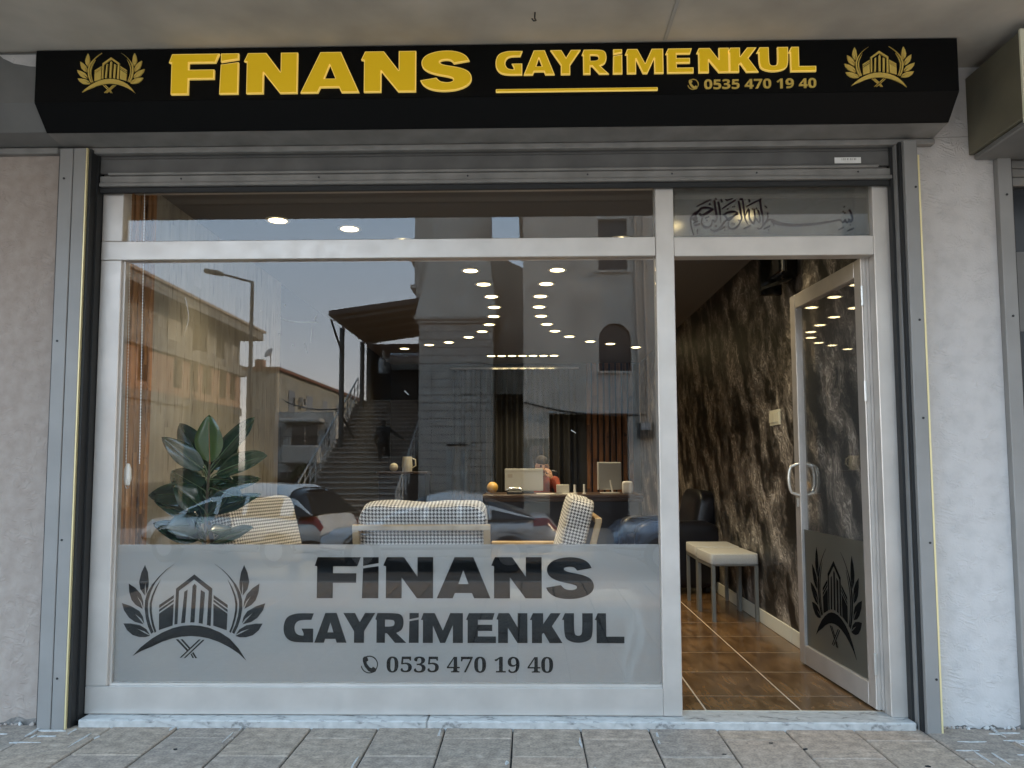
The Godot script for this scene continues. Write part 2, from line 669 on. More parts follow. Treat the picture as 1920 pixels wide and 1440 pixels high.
	mat("desk_top", Color(0.055, 0.03, 0.018), 0.3)
	mat("tv_black", Color(0.006, 0.006, 0.006), 0.12)
	mat("black_plastic", Color(0.015, 0.015, 0.016), 0.4)
	mat("white_plastic", Color(0.78, 0.76, 0.72), 0.4)
	mat("cream_plastic", Color(0.70, 0.66, 0.50), 0.4)
	mat("screen_back", Color(0.42, 0.42, 0.40), 0.35)
	mat("globe_gold", Color(0.66, 0.40, 0.10), 0.35)
	mat("chrome", Color(0.85, 0.85, 0.83), 0.12, 0.9)
	mat("chain_white", Color(0.85, 0.84, 0.80), 0.35)
	# plant
	m = mat("leaf_green", Color(0.020, 0.042, 0.020), 0.22)
	m.vertex_color_use_as_albedo = true
	m.albedo_color = Color.WHITE
	m.clearcoat_enabled = true
	m.clearcoat = 0.4
	m.clearcoat_roughness = 0.15
	mat("stem_brown", Color(0.10, 0.07, 0.04), 0.8)
	mat("midrib", Color(0.36, 0.14, 0.06), 0.5)
	mat("midrib_green", Color(0.10, 0.14, 0.06), 0.5)
	mat("pot_grey", Color(0.22, 0.21, 0.20), 0.6)
	mat("soil", Color(0.04, 0.03, 0.02), 1.0)
	# street
	m = tri_uv(mat("mosque_render", Color(0.72, 0.63, 0.53), 0.9), 0.16)
	m.albedo_texture = ntex(71, 0.01, grey(0.84), grey(1.0), 6)
	m = tri_uv(mat("minaret_stone", Color(0.56, 0.485, 0.41), 0.85), 0.3)
	m.albedo_texture = ntex(72, 0.012, grey(0.85), grey(1.0), 5)
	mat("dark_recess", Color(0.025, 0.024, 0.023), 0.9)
	m = tri_uv(mat("raw_concrete", Color(0.32, 0.312, 0.285), 0.95), 0.12)
	m.albedo_texture = ntex(73, 0.014, grey(0.62), grey(1.0), 6)
	var bn := noise(74, 0.03, 4)
	m = tri_uv(mat("hollow_brick", Color.WHITE, 0.95), 0.5)
	m.albedo_texture = tex(256, 256, func(x, y):
		var row := int(y / 26)
		var bxx := int((x + (row % 2) * 21) / 42.6)
		var edge: bool = fposmod(y, 26) < 3 or fposmod(x + (row % 2) * 21, 42.6) < 3
		var t := 0.8 + 0.35 * bn.get_noise_2d(bxx * 90.0, row * 70.0) + 0.2 * bn.get_noise_2d(x * 3, y * 3)
		return (Color(0.36, 0.32, 0.27) if edge else Color(0.37 * t, 0.20 * t, 0.13 * t)).linear_to_srgb())
	m = tri_uv(mat("house_wall", Color(0.42, 0.39, 0.32), 0.9), 0.15)
	m.albedo_texture = ntex(75, 0.01, grey(0.8), grey(1.0), 6)
	m = tri_uv(mat("house_white", Color(0.62, 0.59, 0.54), 0.9), 0.2)
	m.albedo_texture = g1
	mat("roof_red", Color(0.22, 0.10, 0.06), 0.9)
	mat("window_dark", Color(0.02, 0.022, 0.026), 0.15)
	mat("pole_paint", Color(0.09, 0.09, 0.085), 0.5, 0.3)
	mat("canopy_dark", Color(0.020, 0.018, 0.017), 0.6)
	m = tri_uv(mat("stair_stone", Color(0.50, 0.41, 0.33), 0.85), 0.6)
	m.albedo_texture = ntex(76, 0.02, grey(0.75), grey(1.0), 5)
	mat("stair_riser", Color(0.22, 0.17, 0.135), 0.9)
	mat("rail_white", Color(0.58, 0.56, 0.52), 0.35, 0.4)
	mat("grey_tank", Color(0.42, 0.42, 0.42), 0.5)
	mat("red_trim", Color(0.22, 0.025, 0.02), 0.5)
	mat("bark", Color(0.07, 0.05, 0.035), 0.95)
	m = mat("hedge_leaf", Color(0.07, 0.085, 0.025), 0.8)
	m.cull_mode = BaseMaterial3D.CULL_DISABLED
	m = tri_uv(mat("earth", Color(0.16, 0.14, 0.10), 1.0), 0.1)
	m.albedo_texture = ntex(77, 0.03, grey(0.7), grey(1.0), 5)
	m = tri_uv(mat("block_render", Color(0.50, 0.46, 0.41), 0.9), 0.15)
	m.albedo_texture = g1
	for q in [["car_white", Color(0.80, 0.79, 0.77)], ["car_silver", Color(0.62, 0.61, 0.60)], ["car_blue", Color(0.30, 0.36, 0.46)]]:
		m = mat(q[0], q[1], 0.3, 0.25)
		m.clearcoat_enabled = true
		m.clearcoat = 1.0
		m.clearcoat_roughness = 0.04
	mat("car_glass", Color(0.012, 0.013, 0.015), 0.04)
	mat("tyre", grey(0.02), 0.85)
	mat("rim_alloy", grey(0.45), 0.3, 0.7)
	mat("tail_red", Color(0.18, 0.02, 0.016), 0.15)
	mat("lamp_clear", Color(0.6, 0.62, 0.65), 0.1)
	m = mat("person_cloth", Color.WHITE, 0.85)
	m.vertex_color_use_as_albedo = true
	mat("hair_dark", Color(0.02, 0.014, 0.010), 0.7)


# ------------------------------------------------------------------ lettering
# glyph outlines, y down, [left, outline, holes]; a third number 1 marks a corner that stays sharp
func glyph(ch: String) -> Array:
	match ch:
		"F":
			return [247.0, [17,0,1, 275,0,1, 254,55,1, 110,55,1, 110,97,1, 249,97,1, 249,154,1, 110,154,1, 110,247,1, 15,247,1, 15,55,1, 0,52,1], []]
		"N":
			return [247.0, [22,0,1, 125,0,1, 207,117,1, 207,0,1, 302,0,1, 302,247,1, 205,247,1, 112,122,1, 112,247,1, 17,247,1, 17,55,1, 0,50,1], []]
		"A":
			return [247.0, [107,0,1, 221,0,1, 324,247,1, 226,247,1, 212,215,1, 110,215,1, 96,247,1, 0,247,1], [[160,78,1, 192,162,1, 130,162,1]]]
		"S":
			return [254.0, [275,66,1, 259,35,0, 225,13,0, 178,1,0, 128,0,0, 78,8,0, 33,26,0, 9,55,0, 5,85,0, 18,115,0, 53,138,0, 103,153,0, 153,163,0, 183,173,0, 187,188,0, 168,198,0, 138,199,0, 108,191,0, 90,169,1, 0,185,1, 13,213,0, 48,239,0, 98,252,0, 153,254,0, 208,247,0, 258,227,0, 285,198,0, 288,163,0, 271,131,0, 233,111,0, 178,98,0, 128,89,0, 105,75,0, 113,63,0, 143,57,0, 173,62,0, 187,82,1], []]
		"G":
			return [179.0, [180,3,1, 166,42,1, 113,42,0, 82,50,0, 66,75,0, 66,105,0, 80,130,0, 108,137,0, 121,137,1, 121,122,1, 108,95,1, 178,95,1, 178,178,1, 80,178,0, 30,165,0, 2,125,0, 0,70,0, 20,22,0, 72,3,0, 120,2,1], []]
		"Y":
			return [175.0, [0,0,1, 70,0,1, 99,55,1, 130,0,1, 192,0,1, 125,108,1, 125,175,1, 66,175,1, 66,108,1], []]
		"R":
			return [179.0, [16,0,1, 140,0,0, 192,10,0, 206,58,0, 192,103,0, 150,120,1, 222,179,1, 142,179,1, 85,122,1, 70,122,1, 70,179,1, 10,179,1, 10,42,1, 0,38,1], [[70,40,1, 112,40,0, 138,46,0, 138,74,0, 112,82,0, 70,82,1]]]
		"M":
			return [179.0, [15,0,1, 82,0,1, 132,105,1, 176,0,1, 252,0,1, 252,179,1, 192,179,1, 192,72,1, 146,179,1, 116,179,1, 72,75,1, 72,179,1, 12,179,1, 12,42,1, 0,40,1], []]
		"E":
			return [179.0, [18,0,1, 172,0,1, 160,40,1, 72,40,1, 72,70,1, 158,70,1, 158,107,1, 72,107,1, 72,140,1, 180,140,1, 180,179,1, 10,179,1, 10,42,1, 0,40,1], []]
		"K":
			return [179.0, [18,0,1, 80,0,1, 80,65,1, 125,0,1, 185,0,1, 132,78,1, 195,179,1, 118,179,1, 82,118,1, 72,126,1, 72,179,1, 12,179,1, 12,42,1, 0,40,1], []]
		"U":
			return [183.0, [18,0,1, 72,0,1, 72,105,0, 78,133,0, 97,139,0, 116,133,0, 122,105,0, 122,0,1, 185,0,1, 185,112,0, 172,165,0, 97,186,0, 24,165,0, 12,115,0, 12,42,1, 0,40,1], []]
		"L":
			return [179.0, [18,0,1, 68,0,1, 68,140,1, 178,140,1, 178,179,1, 10,179,1, 10,42,1, 0,40,1], []]
		"i":
			return [247.0, [5,68,1, 98,54,1, 98,247,1, 0,247,1], []]
		"dot":
			return [247.0, [5,0,1, 98,0,1, 98,36,1, 5,52,1], []]
	return []


func soften(p: Array) -> PackedVector2Array:
	# corner cutting, twice, of the points not marked as sharp
	var q := []
	for i in range(0, p.size(), 3):
		q.append([Vector2(p[i], p[i + 1]), p[i + 2] == 1])
	for times in 2:
		var r := []
		for i in q.size():
			if q[i][1]:
				r.append(q[i])
			else:
				var a: Vector2 = q[i - 1][0]
				var b: Vector2 = q[(i + 1) % q.size()][0]
				r.append([q[i][0].lerp(a, 0.25), false])
				r.append([q[i][0].lerp(b, 0.25), false])
		q = r
	var out := PackedVector2Array()
	for e in q:
		out.append(e[0])
	return out


func letter(parent: Node, ch: String, x0: float, x1: float, y0: float, y1: float, z: float, deep: float, rim: Material, face: Material) -> void:
	for g in ["i", "dot"] if ch == "i" else [ch]:
		var d := glyph(g)
		var wide := 0.0
		for i in range(0, d[1].size(), 3):
			wide = maxf(wide, d[1][i])
		var fit := func(p: Array) -> PackedVector2Array:
			var q := soften(p)
			for i in q.size():
				q[i] = Vector2(lerpf(x0, x1, q[i].x / wide), lerpf(y1, y0, q[i].y / d[0]))
			return q
		var outer: PackedVector2Array = fit.call(d[1])
		var holes := []
		for h in d[2]:
			holes.append(fit.call(h))
		var b := MB.new()
		b.prism(outer, z, z + deep, holes)
		var l := part(parent, "letter" if g != "dot" else "letter_dot", b, rim)
		if face:
			var fb := MB.new()
			var grown := []
			for h in holes:
				for q in Geometry2D.offset_polygon(h, 0.0035 if MB.area(h) > 0 else 0.0035):
					grown.append(q)
			for q in Geometry2D.offset_polygon(outer, -0.0045, Geometry2D.JOIN_MITER):
				if absf(MB.area(q)) > 1e-5:
					fb.prism(q, z + deep + 0.0005, z + deep + 0.003, grown)
			part(l, "letter_face", fb, face)


func words(parent: Node, text: String, font: String, x0: float, x1: float, y0: float, y1: float, z: float, deep: float, m: Material, called := "phone_number") -> void:
	var f := SystemFont.new()
	f.font_names = PackedStringArray([font])
	f.font_weight = 700
	var t := TextMesh.new()
	t.font = f
	t.text = text
	t.font_size = 64
	t.pixel_size = 0.01
	t.depth = 1.0
	t.curve_step = 1.0
	var a := t.get_aabb()
	var o := part(parent, called, t, m)
	o.scale = Vector3((x1 - x0) / a.size.x, (y1 - y0) / a.size.y, deep / a.size.z)
	o.position = Vector3(x0 - a.position.x * o.scale.x, y0 - a.position.y * o.scale.y, z - a.position.z * o.scale.z)


func ribbon(b: MB, pts: Array, w0: float, w1: float, z0: float, z1: float, map: Callable, wm := -1.0) -> void:
	# a pen stroke of changing width along a smoothed line
	var p := []
	for i in pts.size() - 1:
		var a: Vector2 = pts[maxi(i - 1, 0)]
		var c: Vector2 = pts[i]
		var d: Vector2 = pts[i + 1]
		var e: Vector2 = pts[mini(i + 2, pts.size() - 1)]
		for k in 5:
			p.append(c.cubic_interpolate(d, a, e, k / 5.0))
	p.append(pts[-1])
	for i in p.size() - 1:
		var q := []
		for j in [i, i + 1]:
			var d: Vector2 = (p[mini(j + 1, p.size() - 1)] - p[maxi(j - 1, 0)]).normalized().orthogonal()
			var f := float(j) / (p.size() - 1)
			var w := lerpf(w0, w1, f) if wm < 0.0 else (lerpf(w0, wm, f * 2) if f < 0.5 else lerpf(wm, w1, f * 2 - 1))
			q.append(map.call(p[j] + d * w * 0.5))
			q.append(map.call(p[j] - d * w * 0.5))
		var o := PackedVector2Array([q[0], q[2], q[3], q[1]])
		if absf(MB.area(o)) < 1e-10:
			continue
		if MB.area(o) < 0.0:
			o.reverse()
		var v := []
		for e in o:
			v.append(Vector3(e.x, e.y, z1))
		b.quad(v[0], v[1], v[2], v[3])
		for e in 4:
			var s: Vector3 = v[e]
			var r: Vector3 = v[(e + 1) % 4]
			b.quad(Vector3(s.x, s.y, z0), Vector3(r.x, r.y, z0), r, s)


func poly(b: MB, pts: Array, z0: float, z1: float, map: Callable, mirror := -1.0) -> void:
	for side in 2 if mirror > 0 else 1:
		var o := PackedVector2Array()
		for i in range(0, pts.size(), 2):
			var x: float = pts[i]
			o.append(map.call(Vector2(2 * mirror - x if side == 1 else x, pts[i + 1])))
		b.prism(o, z0, z1)


func emblem(parent: Node, map: Callable, z0: float, z1: float, m: Material, called := "emblem") -> void:
	# laurel twigs round a gabled building over an arched ribbon
	var b := MB.new()
	var c := 661.0
	for leaf in [
			[365,195, 345,240, 333,298, 342,342, 369,380, 368,335, 373,290, 375,376, 388,340, 391,300, 383,240],
			[272,308, 276,360, 292,408, 318,438, 358,461, 345,425, 318,378, 350,418, 362,452, 360,415, 345,372, 312,335],
			[235,427, 248,470, 280,515, 315,540, 366,554, 345,528, 308,486, 352,520, 370,548, 362,510, 340,475, 290,445],
			[248,550, 270,590, 305,620, 345,632, 380,632, 408,624, 370,605, 325,580, 372,596, 406,618, 385,585, 345,560, 290,550]]:
		poly(b, leaf, z0, z1, map, c)
	poly(b, [540,188, 490,225, 450,265, 410,315, 385,362, 372,410, 371,460, 380,520, 395,570, 415,612, 428,602, 408,555, 395,505, 389,455, 391,410, 404,360, 428,305, 462,258, 500,220], z0, z1, map, c)
	poly(b, [461,283, 433,330, 412,380, 400,430, 402,480, 411,530, 422,570, 436,606, 444,598, 430,560, 419,515, 412,470, 412,430, 420,385, 440,332], z0, z1, map, c)
	poly(b, [661,252, 770,338, 766,565, 744,558, 750,352, 661,282, 572,352, 568,553, 551,556, 555,338], z0, z1, map)
	poly(b, [605,357, 623,345, 613,545, 591,548], z0, z1, map)
	poly(b, [653,322, 664,309, 676,322, 669,543, 645,543], z0, z1, map)
	poly(b, [703,347, 727,362, 718,551, 695,547], z0, z1, map)
	poly(b, [458,437, 542,378, 542,396, 458,456], z0, z1, map, c)
	poly(b, [458,466, 542,405, 542,417, 458,480], z0, z1, map, c)
	poly(b, [458,490, 542,430, 540,562, 460,590], z0, z1, map, c)
	for strip in [[308,745, 355,693, 420,640, 420,690, 362,714], [420,640, 480,604, 540,578, 540,640, 480,660, 420,690], [540,578, 595,564, 650,560, 650,625, 595,629, 540,640], [650,560, 705,564, 760,576, 760,640, 705,629, 650,625], [760,576, 825,604, 880,640, 880,692, 820,661, 760,640], [880,640, 935,700, 980,770, 935,728, 880,692]]:
		poly(b, strip, z0, z1, map)
	for strip in [[562,645, 576,645, 640,712, 632,718], [590,645, 602,645, 652,700, 646,707], [661,727, 668,722, 690,758, 681,758], [652,734, 657,730, 672,757, 664,757], [733,648, 721,648, 612,757, 622,757], [710,646, 698,646, 588,755, 598,755]]:
		poly(b, strip, z0, z1, map)
	part(parent, called, b, m)


func xprism(b: MB, zy: Array, x0: float, x1: float) -> void:
	# a profile of (z, y) points drawn out along x
	var o := PackedVector2Array()
	for i in range(0, zy.size(), 2):
		o.append(Vector2(-zy[i], zy[i + 1]))
	var old := b.T
	b.T = old * Transform3D(Basis(Vector3(0, 0, -1), Vector3(0, 1, 0), Vector3(1, 0, 0)), Vector3.ZERO)
	b.prism(o, x0, x1)
	b.T = old


func disc(b: MB, at: Vector3, r: float, deep: float, towards := Vector3(0, 0, 1)) -> void:
	b.tube([at, at + towards * deep], r, 10)


func _ready() -> void:
	var cam := Camera3D.new()
	cam.name = "camera"
	cam.transform = Transform3D(Basis(Vector3(0.9997715, -0.0027523, -0.0211985), Vector3(0.0043328, 0.9971834, 0.0748770), Vector3(0.0209328, -0.0749518, 0.9969674)), Vector3(0, 1.25, 3.9186))
	cam.near = 0.05
	cam.far = 600.0
	cam.projection = Camera3D.PROJECTION_FRUSTUM
	cam.keep_aspect = Camera3D.KEEP_HEIGHT
	cam.size = 2.0 * 0.05 * 720.0 / 1479.18
	cam.frustum_offset = Vector2(0, 0.05 * 40.0 / 1479.18)
	add_child(cam)
	cam.current = true

	var env := Environment.new()
	env.background_mode = Environment.BG_SKY
	env.tonemap_mode = Environment.TONE_MAPPER_LINEAR
	env.tonemap_exposure = 3.2
	env.sdfgi_enabled = true
	env.ssao_enabled = true
	env.ssil_enabled = true
	var sky := ProceduralSkyMaterial.new()
	sky.sky_top_color = lin(0.275, 0.45, 0.655)
	sky.sky_horizon_color = lin(0.96, 0.87, 0.75)
	sky.sky_curve = 0.12
	sky.sky_energy_multiplier = 1.5
	sky.ground_bottom_color = lin(0.16, 0.15, 0.13)
	sky.ground_horizon_color = lin(0.5, 0.45, 0.4)
	sky.ground_energy_multiplier = 1.0
	env.sky = Sky.new()
	env.sky.sky_material = sky
	var we := WorldEnvironment.new()
	we.name = "environment"
	we.environment = env
	add_child(we)
	var sun := DirectionalLight3D.new()
	sun.name = "sun"
	sun.light_energy = 1.35
	sun.light_color = Color(1.0, 0.90, 0.76)
	sun.light_angular_distance = 0.5
	sun.shadow_enabled = true
	add_child(sun)
	sun.look_at_from_position(Vector3(0.88, 0.43, -0.10) * 50.0, Vector3.ZERO)

	rng.seed = 7
	materials()
	build_ground()
	build_front()
	build_room()
	build_window()
	build_door()
	build_signs()
	build_lamps()
	build_furniture()
	build_desk()
	build_plant()
	build_street()
	build_cars()
	build_people()


# ------------------------------------------------------------------ ground
func build_ground() -> void:
	var g := MB.new()
	g.quad(Vector3(-300, -0.95, 320), Vector3(300, -0.95, 320), Vector3(300, -0.95, -60), Vector3(-300, -0.95, -60))
	part(self, "ground", g, M.earth).set_meta("kind", "structure")
	var r := MB.new()
	for s in [[4.62, -0.15, 8.6, ROAD], [8.6, ROAD, 13.6, ROAD]]:
		r.quad(Vector3(-60, s[1], s[0]), Vector3(-60, s[3], s[2]), Vector3(60, s[3], s[2]), Vector3(60, s[1], s[0]))
	for s in [4.62, 13.6]:
		pass
	part(self, "road", r, M.road_paving).set_meta("kind", "structure")
	var far := setting("far_pavement")
	part(far, "paving", bx(-60, 60, -0.9, ROAD + 0.12, 13.75, 18.4), M.kerb_stone)
	for k in 40:
		part(far, "kerb", bx(-30 + k * 1.5, -28.51 + k * 1.5, -0.9, ROAD + 0.13, 13.6, 13.75, 0.01), M.kerb_stone)
	var p := setting("pavement")
	part(p, "bed", bx(-9, 9, -0.5, 0.0, 0.02, 4.5), M.joint_sand)
	for k in 16:
		part(p, "kerb", bx(-9 + k * 1.125, -7.88 + k * 1.125, -0.6, 0.012, 4.5, 4.62, 0.012), M.kerb_stone)
	# slabs of 32 by 44 cm, every second row shifted by half
	for i in range(-12, 14):
		var x0 := -0.08 + 0.3175 * i
		var z := (0.245 if posmod(i, 2) == 1 else 0.465) - 0.44
		while z < 4.45:
			var a := maxf(z, 0.075)
			var b := minf(z + 0.44, 4.495)
			z += 0.44
			if b - a < 0.05:
				continue
			var e := rng.randf_range(-0.002, 0.002)
			var mb := MB.new()
			mb.box(Vector3(-0.1555, -0.03, a + 0.0035 - (a + b) / 2), Vector3(0.1555, 0, b - 0.0035 - (a + b) / 2), 0.005)
			var o := part(p, "paver", mb, M["paver_%d" % rng.randi_range(0, 3)], Vector3(x0 + 0.159, 0.012 + e, (a + b) / 2))
			o.rotation = Vector3(rng.randf_range(-0.004, 0.004), rng.randf_range(-0.006, 0.006), rng.randf_range(-0.004, 0.004))
	_lime(p)


func _lime(p: Node3D) -> void:
	# whitish lime residue along some joints and under the guides
	for q in 46:
		var c := Vector2(rng.randf_range(-2.7, 2.7), rng.randf_range(0.09, 0.75))
		var near := q < 24
		if near:
			c = Vector2([-2.45, -2.2, 2.05, 2.3][q % 4] + rng.randf_range(-0.22, 0.22), rng.randf_range(0.12, 0.5))
		else:
			c.x = -0.08 + 0.3175 * roundf((c.x + 0.08) / 0.3175) + rng.randf_range(0.006, 0.03) * (1.0 if rng.randf() < 0.5 else -1.0)
		var along := near and rng.randf() < 0.6
		var size := Vector2(rng.randf_range(0.02, 0.09), rng.randf_range(0.004, 0.010)) if along else Vector2(rng.randf_range(0.003, 0.010), rng.randf_range(0.02, 0.10))
		var o := PackedVector2Array()
		for k in 11:
			var a := TAU * k / 11.0
			o.append(Vector2(cos(a), sin(a)) * size * rng.randf_range(0.45, 1.1) + Vector2(c.x, -c.y))
		var b := MB.new()
		b.T = Transform3D(Basis(Vector3(1, 0, 0), Vector3(0, 0, -1), Vector3(0, 1, 0)), Vector3(0, 0.0, 0))
		b.prism(o, 0.010, 0.0152)
		part(p, "lime_stain", b, M.lime_spot)
	for q in [[-2.36, 0.47], [0.83, 0.43], [1.20, 0.36], [1.07, 0.29], [-0.86, 0.62], [0.42, 0.60], [-1.55, 0.40], [1.63, 0.55]]:
		var o := PackedVector2Array()
		for k in 9:
			o.append(Vector2(cos(TAU * k / 9.0), sin(TAU * k / 9.0) * 0.7) * rng.randf_range(0.006, 0.013) + Vector2(q[0], -q[1]))
		var b := MB.new()
		b.T = Transform3D(Basis(Vector3(1, 0, 0), Vector3(0, 0, -1), Vector3(0, 1, 0)), Vector3.ZERO)
		b.prism(o, 0.010, 0.0156)
		part(p, "dark_spot", b, M.joint_sand)
	for q in 38:
		var left := q % 3 == 0
		var c := Vector3(rng.randf_range(-2.75, -2.36) if left else rng.randf_range(1.915, 2.30), 0.014, (0.078 if left else 0.070) + absf(rng.randfn(0.0, 0.010)))
		var r := rng.randf_range(0.004, 0.012)
		var b := MB.new()
		b.box(Vector3(-r, -r * 0.6, -r * 0.8), Vector3(r, r * 0.6, r * 0.8), r * 0.4)
		part(p, "plaster_crumb", b, M.lime_spot if rng.randf() < 0.6 else M.taupe_plaster, c).rotation = Vector3(rng.randf(), rng.randf() * 3.0, rng.randf())



# ------------------------------------------------------------------ the front of the building
func build_front() -> void:
	var w := thing("plaster_wall", "taupe trowelled plaster wall left of the left shutter guide", "wall")
	part(w, "plaster", bx(-7, -2.345, -0.3, 3.225, -0.3, 0.07), M.taupe_plaster)
	w = thing("plaster_pier", "white roughly trowelled plaster pier between the two shop fronts", "wall")
	part(w, "plaster", bx(1.905, 2.305, -0.3, 3.225, -0.3, 0.062), M.white_plaster)
	part(w, "reveal", bx(1.803, 1.904, -0.3, 2.80, -0.3, 0.028), M.white_plaster)
	for q in [[-3.6, -2.348, 0.0705, 0.0722, 0.045, 0.02], [1.906, 2.303, 0.0625, 0.0640, 0.022, 0.012]]:
		var o := PackedVector2Array([Vector2(q[1], 0.0), Vector2(q[0], 0.0)])
		var steps := 34
		for k in steps + 1:
			o.append(Vector2(lerpf(q[0], q[1], float(k) / steps), maxf(0.004, q[4] * 0.6 + q[4] * (0.30 * sin(k * 0.55 + q[0]) + 0.18 * sin(k * 1.7)) + rng.randf_range(0.0, q[5] * 0.25))))
		var pb := MB.new()
		pb.prism(o, q[2], q[3])
		part(w, "worn_foot", pb, M.foot_dirt)
	var cr := MB.new()
	cr.bar(Vector3(1.96, 2.862, 0.0625), Vector3(2.30, 2.872, 0.0625), 0.003, 0.004)
	part(w, "crack", cr, M.seam)
	var up := thing("overhang", "beige painted concrete overhang above the black shop sign", "overhang")
	part(up, "slab", bx(-9, 9, 3.225, 3.5, -0.3, 2.2), M.slab_paint)
	part(up, "upper_storeys", bx(-9, 9, 3.5, 6.2, -9, 0.4), M.block_render)
	part(up, "front_trim", bx(-9, 9, 3.212, 3.5, 2.2005, 2.214), M.black_panel)
	part(up, "drip_trim", bx(-9, 9, 3.212, 3.2245, 1.87, 2.2), M.black_panel)
	part(up, "lintel", bx(-2.345, 1.905, 2.74, 3.225, -0.3, -0.055), M.block_render)
	part(up, "joint_strip", bx(0.636, 0.652, 3.219, 3.225, 0.36, 1.99), M.seam)
	var hk := MB.new()
	hk.tube([Vector3(0.036, 3.226, 0.60), Vector3(0.034, 3.20, 0.598), Vector3(0.040, 3.185, 0.605), Vector3(0.030, 3.178, 0.615), Vector3(0.022, 3.19, 0.612)], 0.0035, 6)
	tag(part(self, "wire_hook", hk, M.screw), "small dark wire hook hanging from the overhang above the sign", "hook")
	# sill
	var sill := thing("marble_sill", "veined white marble threshold under the shop window and door", "threshold")
	for s in [[-2.15, -0.487], [-0.484, 1.80]]:
		part(sill, "marble_slab", bx(s[0], s[1], -0.02, 0.046, -0.06, 0.11, 0.006), M.marble)
	# guides of the roller shutter
	var gl := thing("shutter_guide", "grey double shutter guide rail left of the window", "shutter rail", Vector3.ZERO, 0, "shutter guide rails")
	part(gl, "rail", bx(-2.330, -2.2635, 0.004, 2.83, 0.03, 0.14, 0.003), M.guide_metal)
	part(gl, "rail", bx(-2.2600, -2.198, 0.004, 2.83, 0.03, 0.14, 0.003), M.guide_metal)
	part(gl, "gold_edge", bx(-2.198, -2.192, 0.006, 2.83, 0.085, 0.139), M.brass_edge)
	part(gl, "rubber_seal", bx(-2.192, -2.178, 0.012, 2.83, 0.0, 0.125), M.rubber)
	part(gl, "rubber_seal", bx(-2.178, -2.168, 0.03, 2.83, 0.0, 0.075), M.rubber)
	part(gl, "rubber_seal", bx(-2.344, -2.331, 0.012, 2.83, 0.03, 0.12), M.rubber)
	var gr := thing("shutter_guide", "grey shutter guide rail with a gold edge right of the door", "shutter rail", Vector3.ZERO, 0, "shutter guide rails")
	part(gr, "rail", bx(1.829, 1.893, 0.0, 2.82, 0.03, 0.15, 0.003), M.guide_metal)
	part(gr, "gold_edge", bx(1.893, 1.9015, 0.0, 2.745, 0.10, 0.149), M.brass_edge)
	part(gr, "rubber_seal", bx(1.816, 1.829, 0.012, 2.82, 0.0, 0.125), M.rubber)
	part(gr, "inner_strip", bx(1.810, 1.816, 0.012, 2.82, 0.0, 0.10), M.guide_metal)
	part(gr, "rubber_seal", bx(1.797, 1.810, 0.03, 2.82, 0.0, 0.07), M.rubber)
	for s in [[gl, -2.304, 2.675, 0.14], [gl, -2.305, 1.86, 0.14], [gl, -2.243, 0.895, 0.14], [gl, -2.239, 0.245, 0.14],
			[gr, 1.878, 2.585, 0.15], [gr, 1.87, 1.935, 0.15], [gr, 1.868, 1.465, 0.15], [gr, 1.875, 0.88, 0.15], [gr, 1.878, 0.255, 0.15]]:
		var b := MB.new()
		disc(b, Vector3(s[1], s[2], s[3] - 0.002), 0.0058, 0.004)
		part(s[0], "screw", b, M.screw)
	# the rolled up shutter
	var sh := thing("roller_shutter", "grey metal roller shutter, rolled up above the window", "shutter")
	part(sh, "rubber_seal", bx(-2.205, 1.818, 2.628, 2.656, 0.038, 0.058, 0.004), M.rubber)
	part(sh, "bottom_bar", bx(-2.165, 1.805, 2.657, 2.676, 0.036, 0.075, 0.003), M.shutter_metal)
	part(sh, "bottom_bar", bx(-2.165, 1.80, 2.6765, 2.713, 0.036, 0.066, 0.003), M.shutter_metal)
	part(sh, "bottom_bar", bx(-2.12, 1.74, 2.7135, 2.727, 0.036, 0.078, 0.003), M.shutter_metal)
	for k in 3:
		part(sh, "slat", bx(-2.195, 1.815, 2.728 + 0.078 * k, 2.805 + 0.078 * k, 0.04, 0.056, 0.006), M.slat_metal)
	for x in [-1.75, -1.05, -0.3, 0.30, 0.72, 1.14, 1.64]:
		var b := MB.new()
		disc(b, Vector3(x, 2.695, 0.0655), 0.005, 0.002)
		part(sh, "screw", b, M.screw)
	var st := part(sh, "sticker", bx(1.53, 1.66, 2.742, 2.772, 0.0565, 0.0575), M.white_plastic)
	var bars := MB.new()
	for k in 9:
		bars.box(Vector3(1.565 + k * 0.0085, 2.757, 0.0575), Vector3(1.568 + k * 0.0085 + 0.002 * (k % 2), 2.768, 0.0579))
	part(st, "printed_bars", bars, M.seam)
	# next shop to the right
	var nx := thing("next_shop_front", "grey guide rail and dark glazing of the next shop at the right edge", "shop front")
	part(nx, "rail", bx(2.306, 2.372, 0.0, 2.75, 0.0, 0.10, 0.003), M.guide_metal)
	part(nx, "rubber_seal", bx(2.373, 2.392, 0.0, 2.75, 0.0, 0.07), M.rubber)
	part(nx, "glazing", bx(2.393, 7, 0.0, 2.62, -0.05, 0.0), M.window_dark)
	part(nx, "wall", bx(2.306, 7, -0.3, 3.225, -0.3, -0.06), M.block_render)
	for k in 3:
		part(nx, "slat", bx(2.393, 7, 2.625 + 0.045 * k, 2.668 + 0.045 * k, 0.02, 0.04, 0.005), M.shutter_metal)
	part(nx, "poster", bx(2.42, 2.7, 1.9, 2.3, 0.001, 0.003), M.white_panel)
	for y in [2.56, 1.96]:
		var b := MB.new()
		disc(b, Vector3(2.342, y, 0.0985), 0.006, 0.004)
		part(nx, "screw", b, M.screw)


